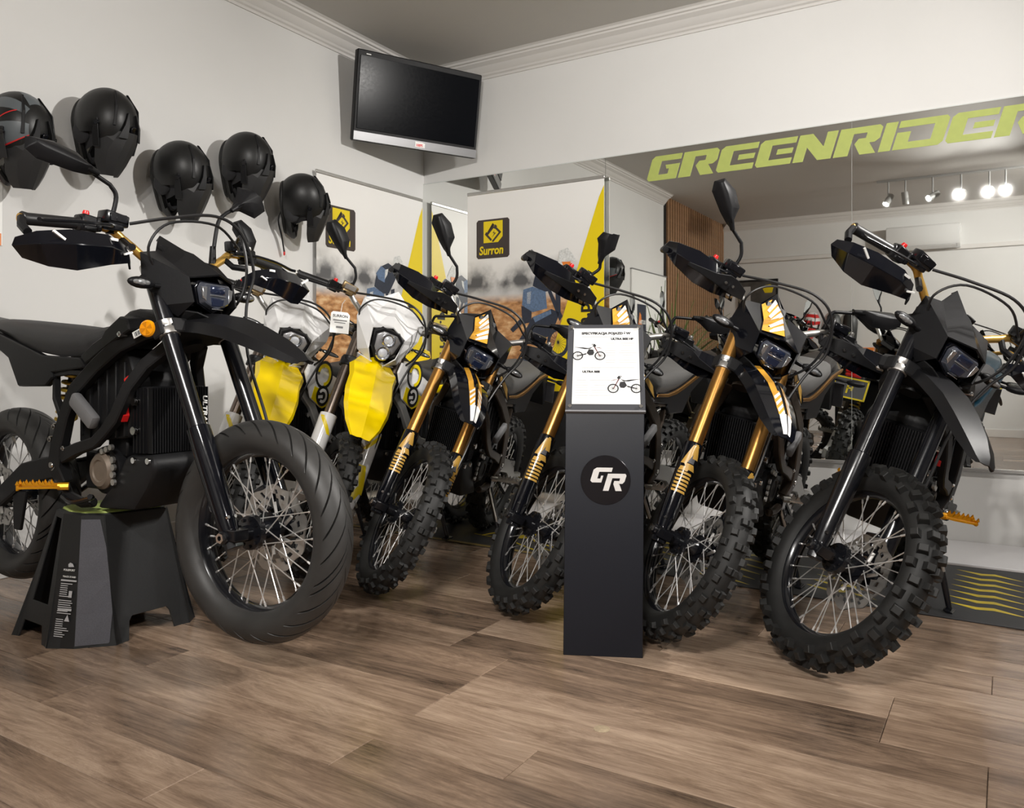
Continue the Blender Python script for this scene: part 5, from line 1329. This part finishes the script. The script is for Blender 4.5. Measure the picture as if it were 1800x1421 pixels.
for pts in ([(.86, -.62), (.90, -.52), (1.0, -.55), (1.02, -.62), (1.20, -.74), (1.30, -.78)], [(1.08, -.45), (1.22, -.62), (1.36, -.68), (1.46, -.66)], [(1.12, -.55), (1.26, -.70), (1.40, -.76)], [(.80, -.60), (.95, -.63), (1.08, -.70)]):
    obj('yellow_line', MB().tube(cr([(x, y, .0054) for x, y in pts], 5), .005, n=6, flat=(1, .12)), MATY, m1)
obj('yellow_leaf', MB().add([(x, y, .0056) for x, y in ((.96, -.54), (1.04, -.50), (1.10, -.56), (1.02, -.60))], [(0, 1, 2, 3)]), MATY, m1, smooth=0)
ws = obj('floor_strip', MB().prism([(X0+.03, -.035), (5.2, -.035), (5.2, Y0-.004), (X0+.03, Y0-.004)], .0005, .012, 'z'), pm('white_board_strip', (.62, .61, .62), .45), bev=.002)
tag(ws, 'flat white board strip on the floor along the foot of the mirror wall', 'board')
o = obj('floor_sticker', MB().lathe([(0, .0012), (.018, .0012), (.020, .0004)], o=(0, 0, 0), ax=(0, 0, 1), n=18), pm('worn_beige_dot', (.42, .33, .22), .6, noise=.4, nscale=120)); o.location = (2.334, -2.307, 0)
tag(o, 'small round beige dot stuck on the wooden floor in front of the pillar', 'sticker')

# ------------------------------------------------------------------ price tag
tn_ = Vector((.78, -.62, .10)).normalized(); tu = Vector((.62, .78, -.10)).normalized()
tM = frame((.668, -1.524, 1.028), tu, tn_.cross(tu))
pt_ = empty('price_tag', (0, 0, 0)); pt_.matrix_world = tM
tag(pt_, 'small white price tag hanging from the handlebar of the left yellow bike', 'tag')
obj('card', MB().prism([(0, 0), (.082, 0), (.082, .082), (.070, .094), (.008, .094), (0, .086)], 0, .0012, 'z'), WHP, pt_, smooth=0)
for s_, y, z in (('SURRON', .070, .0165),):
    put('tag_lettering', text_mesh(s_, z, INK, ext=.0001, bold=.0005, align='CENTER'), pt_, Matrix.Translation((.041, y, .0014)))
tl_ = MB()
for x_, y_, w_, h_ in ((.041, .056, .060, .006), (.041, .046, .048, .004), (.041, .026, .030, .009)): tl_.box((x_, y_, .0014), (w_, h_, .0003))
obj('printed_lines', tl_, INKM, pt_, smooth=0)['kind'] = 'stuff'
obj('string', MB().tube([(.041, .090, .001), (.045, .13, .0), (.06, .155, -.03)], .0012, n=5), WHP, pt_)

# ------------------------------------------------------------------ ceiling spot tracks
def track(x0, x1, y, heads, label, z=RZ-.012):
    root = empty('track_light', ((x0+x1)/2, y, 0)); root.location = (0, 0, 0)
    tag(root, label, 'lamp')
    GR = pm('grey_track_metal', (.40, .40, .39), .4, metal=.3)
    obj('rail', MB().box(((x0+x1)/2, y, z), (x1-x0, .036, .024)), GR, root, bev=.003)
    for hx, aim, pw in heads:
        hp_ = Vector((hx, y, TRACK_Z)); d = (Vector(aim)-hp_).normalized() if pw else Vector((.1, -.2, -1)).normalized()
        stem = MB().tube([(hx, y, z), (hx, y, TRACK_Z+.05), tuple(hp_-d*.02)], .009, n=8)
        h = MB().lathe([(0, -.075), (.030, -.075), (.034, -.068), (.036, .062), (.032, .064), (.030, .050), (0, .048)], o=hp_, ax=d, n=24)
        ho = obj('spot_head', h, GR, root, smooth=40)
        put('stem', stem.mesh('stem', GR), ho)
        lens = MB().lathe([(0, 0), (.029, 0)], o=hp_+d*.0505, ax=d, n=24)
        obj('lamp_disc', lens, pm('lit_lamp_disc', (1, 1, 1), .5, emit=(1, .97, .92), es=120) if pw else pm('unlit_lamp_disc', (.3, .3, .3), .3), ho, smooth=0)
track(1.93, 3.55, TRACK_Y, TRACK_HEADS, 'ceiling track with white spot heads seen in the mirror')
track(4.2, 5.4, TRACK2_Y, TRACK2_HEADS, 'short ceiling track of three spots at the right hand side of the room')

track(4.3, 5.5, FILL_TRACK_Y, FILL_TRACK_HEADS, 'added unseen track of three fill spots behind the viewer on the right')
# ------------------------------------------------------------------ slatted cladding (seen in the mirror)
SLM = pm('oak_slat', (.30, .16, .075), .5, noise=.35, nscale=30, bump=.1)
sy0, sy1 = RY+.002, SLAT_Y0
sc_ = obj('trim_7', MB().box((X0+.006, (sy0+sy1)/2, RZ/2), (.012, sy1-sy0, RZ-.004)), pm('dark_slat_backing', (.012, .009, .007), .9), smooth=0)
sc_['kind'] = 'structure'
slm = MB().box((0, 0, 0), (.026, .054, RZ-.006)).mesh('slat', SLM, bev=.002, smooth=0)
ns = int((sy1-sy0)/.085)
for k in range(ns):
    o = put('slat', slm, sc_); o.location = (X0+.023, sy0+.035+k*.085, RZ/2)

# white board with a poster on the helmet wall behind the viewer's left
bd_ = empty('display_board', (X0+.012, -3.75, 0)); tag(bd_, 'white display board with thin dark top rail beside the wooden slats', 'board')
obj('panel', MB().box((0, 0, .99), (.02, 1.05, 1.94)), WHP, bd_, bev=.002)
obj('top_rail', MB().box((.002, 0, 1.965), (.03, 1.06, .012)), INKM, bd_)
# (seen only in the mirror) small poster
po = empty('poster', (X0+.026, -3.62, 1.16)); tag(po, 'small dark blue and orange poster on the white board, seen in the mirror', 'poster')
obj('sheet', MB().box((0, .125, .21), (.003, .25, .42)), NAVY, po, smooth=0)
obj('orange_figure', MB().add([(.002, y, z) for y, z in ((.13, .03), (.22, .05), (.23, .2), (.19, .33), (.15, .30), (.12, .16))], [(0, 1, 2, 3, 4, 5)]), GOGG, po, smooth=0)
put('poster_lettering', text_mesh('ULTRA', .06, WHP, bold=.002), po, frame((.0025, .02, .20), (0, 1, 0), (0, 0, 1)))
# poster at the very left of the picture
p2 = empty('poster', (X0+.004, -2.495, 1.40)); tag(p2, 'white poster with red and orange blocks cut off at the left picture edge', 'poster')
obj('sheet', MB().box((0, 0, .11), (.003, .30, .26)), WHP, p2, smooth=0)
obj('red_block', MB().box((.0018, .0, .20), (.001, .27, .03)), RED, p2, smooth=0)
obj('orange_block', MB().box((.0018, .0, .005), (.001, .29, .05)), GOGG, p2, smooth=0)

# ------------------------------------------------------------------ potted palm
pp = empty('potted_palm', (.05, -3.30, 0)); tag(pp, 'green potted palm with long narrow leaves in a pale pot, seen in the mirror', 'plant')
obj('pot', MB().lathe([(0, 0), (.11, 0), (.125, .02), (.155, .30), (.165, .30), (.165, .325), (.150, .325), (.145, .28), (0, .28)], ax=(0, 0, 1), n=32), pm('pale_pot', (.45, .44, .42), .5), pp)
LF = pm('palm_leaf', (.085, .15, .03), .45, noise=.35, nscale=12)
LF2 = pm('pale_palm_leaf', (.20, .27, .08), .5, noise=.3, nscale=12)
rl = random.Random(4)
for k in range(64):
    a = rl.uniform(0, 2*PI); Ln = rl.uniform(.7, 1.45); bend = rl.uniform(.08, .55); hw = rl.uniform(.014, .028); st0 = rl.uniform(.28, .55)
    d = Vector((cos(a), sin(a), 0)); p = Vector((0, 0, st0))+d*.03; ang = rad(rl.uniform(66, 88)); rowsl = []
    for i in range(9):
        t = i/8; w2 = hw*math.sin(min(1, t*1.15+.12)*PI*.98)**.7+.001
        s = d.cross(Vector((0, 0, 1))); rowsl.append([tuple(p-s*w2), tuple(p+Vector((0, 0, .004))), tuple(p+s*w2)])
        p = p+(d*cos(ang)+Vector((0, 0, 1))*sin(ang))*Ln/8; ang -= bend*.33
        if p.x+pp.location.x < X0+.03: p.x = X0+.03-pp.location.x
        p.y = min(p.y, .30); p.x = min(p.x, .7)
        if p.y < -.05: p.x = max(p.x, -.37)
    obj('leaf', MB().loft(rowsl, caps=False, closed=False), LF if k % 3 else LF2, pp, smooth=60)
obj('stem', MB().tube([(0, 0, .28), (.01, 0, .60)], [.03, .018], n=8), SKIN, pp)

# ------------------------------------------------------------------ far wall furnishings, seen in the mirror
ac = empty('air_conditioner', (2.255, RY, 2.38)); tag(ac, 'white wall mounted air conditioner high on the far wall, seen in the mirror', 'air conditioner')
ACW = pm('white_ac_plastic', (.74, .74, .73), .25, coat=.4)
obj('casing', MB().prism([(0, .0), (.10, -.01), (.19, .035), (.215, .09), (.215, .27), (.20, .29), (0, .30)], -.42, .42, 'x', M=Matrix.Rotation(0, 4, 'Z')), ACW, ac, bev=.008, seg=2)
obj('outlet_flap', MB().box((0, .165, .012), (.76, .07, .006), Matrix.Rotation(rad(32), 3, 'X')), ACW, ac, bev=.002)
obj('outlet_slot', MB().box((0, .160, .024), (.77, .06, .012), Matrix.Rotation(rad(28), 3, 'X')), INKM, ac)
fr = empty('framed_picture', (.145, RY, 1.62)); tag(fr, 'dark framed picture with yellow helmet print on the far wall, seen in the mirror', 'picture')
obj('frame', MB().box((0, .012, .245), (.56, .024, .50)), BLK, fr, bev=.004)
ph_ = obj('print', MB().box((0, .0255, .245), (.50, .003, .44)), pm('dim_photo_print', (.07, .065, .06), .4, noise=.9, nscale=9), fr, smooth=0)
obj('yellow_print', MB().add([(x, .028, z) for x, z in ((.10, .30), (.20, .30), (.22, .37), (.18, .42), (.11, .41), (.07, .36))], [(0, 1, 2, 3, 4, 5)]), BYEL, ph_, smooth=0)
obj('pale_print', MB().add([(x, .028, z) for x, z in ((-.20, .10), (-.10, .10), (-.10, .40), (-.20, .40))], [(0, 1, 2, 3)]), INKG, ph_, smooth=0)
RW_ = bpy.data.materials.new('red_white_helmet'); RW_.use_nodes = True
nt = RW_.node_tree; tc = nn(nt, 'ShaderNodeTexCoord'); wv = nn(nt, 'ShaderNodeTexWave'); wv.inputs['Scale'].default_value = 3.2; wv.inputs['Distortion'].default_value = 3.0
cr_ = nn(nt, 'ShaderNodeValToRGB'); cr_.color_ramp.interpolation = 'CONSTANT'; cr_.color_ramp.elements[0].color = (.62, .02, .02, 1); cr_.color_ramp.elements[1].color = (.75, .73, .72, 1); cr_.color_ramp.elements[1].position = .55
nt.links.new(tc.outputs['Object'], wv.inputs['Vector']); nt.links.new(wv.outputs['Fac'], cr_.inputs[0]); nt.links.new(cr_.outputs[0], nt.nodes['Principled BSDF'].inputs['Base Color']); nt.nodes['Principled BSDF'].inputs['Roughness'].default_value = .2
HF = Matrix(((0, -1, 0), (0, 0, 1), (-1, 0, 0))).to_4x4()
helmet((.90, RY+.17, 1.47), E3(0, 0, 10), 'red and white helmet on the far wall, seen in the mirror', None, shell_mat=RW_, base=HF)
KG = pm('black_green_guard', (.02, .021, .02), .4)
for i, x in enumerate((1.16, 1.375)):
    g = empty('knee_guard', (x, RY, 1.12)); tag(g, 'black knee guard with pale green oval, %s of the hanging pair seen in the mirror' % ('left' if i == 0 else 'right'), 'guard', 'knee guards hung on the far wall')
    obj('shell', MB().loft([[(xx*hw, .03+.05*(1-xx*xx)*k_, z) for xx in (-1, -.6, -.2, .2, .6, 1)]+[(xx*hw, .012, z) for xx in (1, .2, -.2, -1)] for z, hw, k_ in ((0, .05, .6), (.10, .075, .8), (.22, .085, 1), (.34, .095, 1.1), (.44, .08, .8), (.50, .03, .4))]), KG, g, smooth=40)
    obj('oval_badge', MB().lathe([(.030, 0), (.044, 0)], o=(0, .084, .17), ax=(0, 1, 0), n=20), LIME, g, smooth=0)
    obj('strap', MB().box((0, .045, .08), (.17, .06, .03)), CABLE, g, bev=.004)
ct = empty('counter_cabinet', (1.55, RY+.28, 0)); tag(ct, 'white counter cabinet against the far wall, seen low in the mirror', 'cabinet')
obj('body', MB().box((0, 0, .43), (2.6, .50, .86)), WHT, ct, bev=.004)
for k in range(4): 
    dd = obj('door', MB().box((-.975+.65*k, .258, .43), (.63, .018, .80)), WHT, ct, bev=.003); obj('handle', MB().tube([(-.975+.65*k+.25, .285, .5), (-.975+.65*k+.25, .285, .64)], .006, n=8), SIL, dd)
obj('worktop', MB().box((0, .01, .88), (2.64, .55, .04)), WHT, ct, bev=.004)
for i, (x, z, cx_, cy_, cz_, m_, lb_) in enumerate(((1.62, .90, .16, .12, .22, GOGG, 'orange cardboard box on the far counter, seen in the mirror'), (1.86, .90, .14, .14, .30, LIME, 'green carton standing on the far counter, seen in the mirror'), (2.15, .90, .34, .22, .16, WHP, 'long white carton on the far counter, seen in the mirror'))):
    bx_ = empty('carton', (x, RY+.22, z)); tag(bx_, lb_, 'box', 'cartons on the far counter')
    obj('body', MB().box((0, 0, cz_/2), (cx_, cy_, cz_)), m_, bx_, bev=.002); obj('lid_flap', MB().box((0, 0, cz_+.002), (cx_*.98, cy_*.5, .004)), m_, bx_)
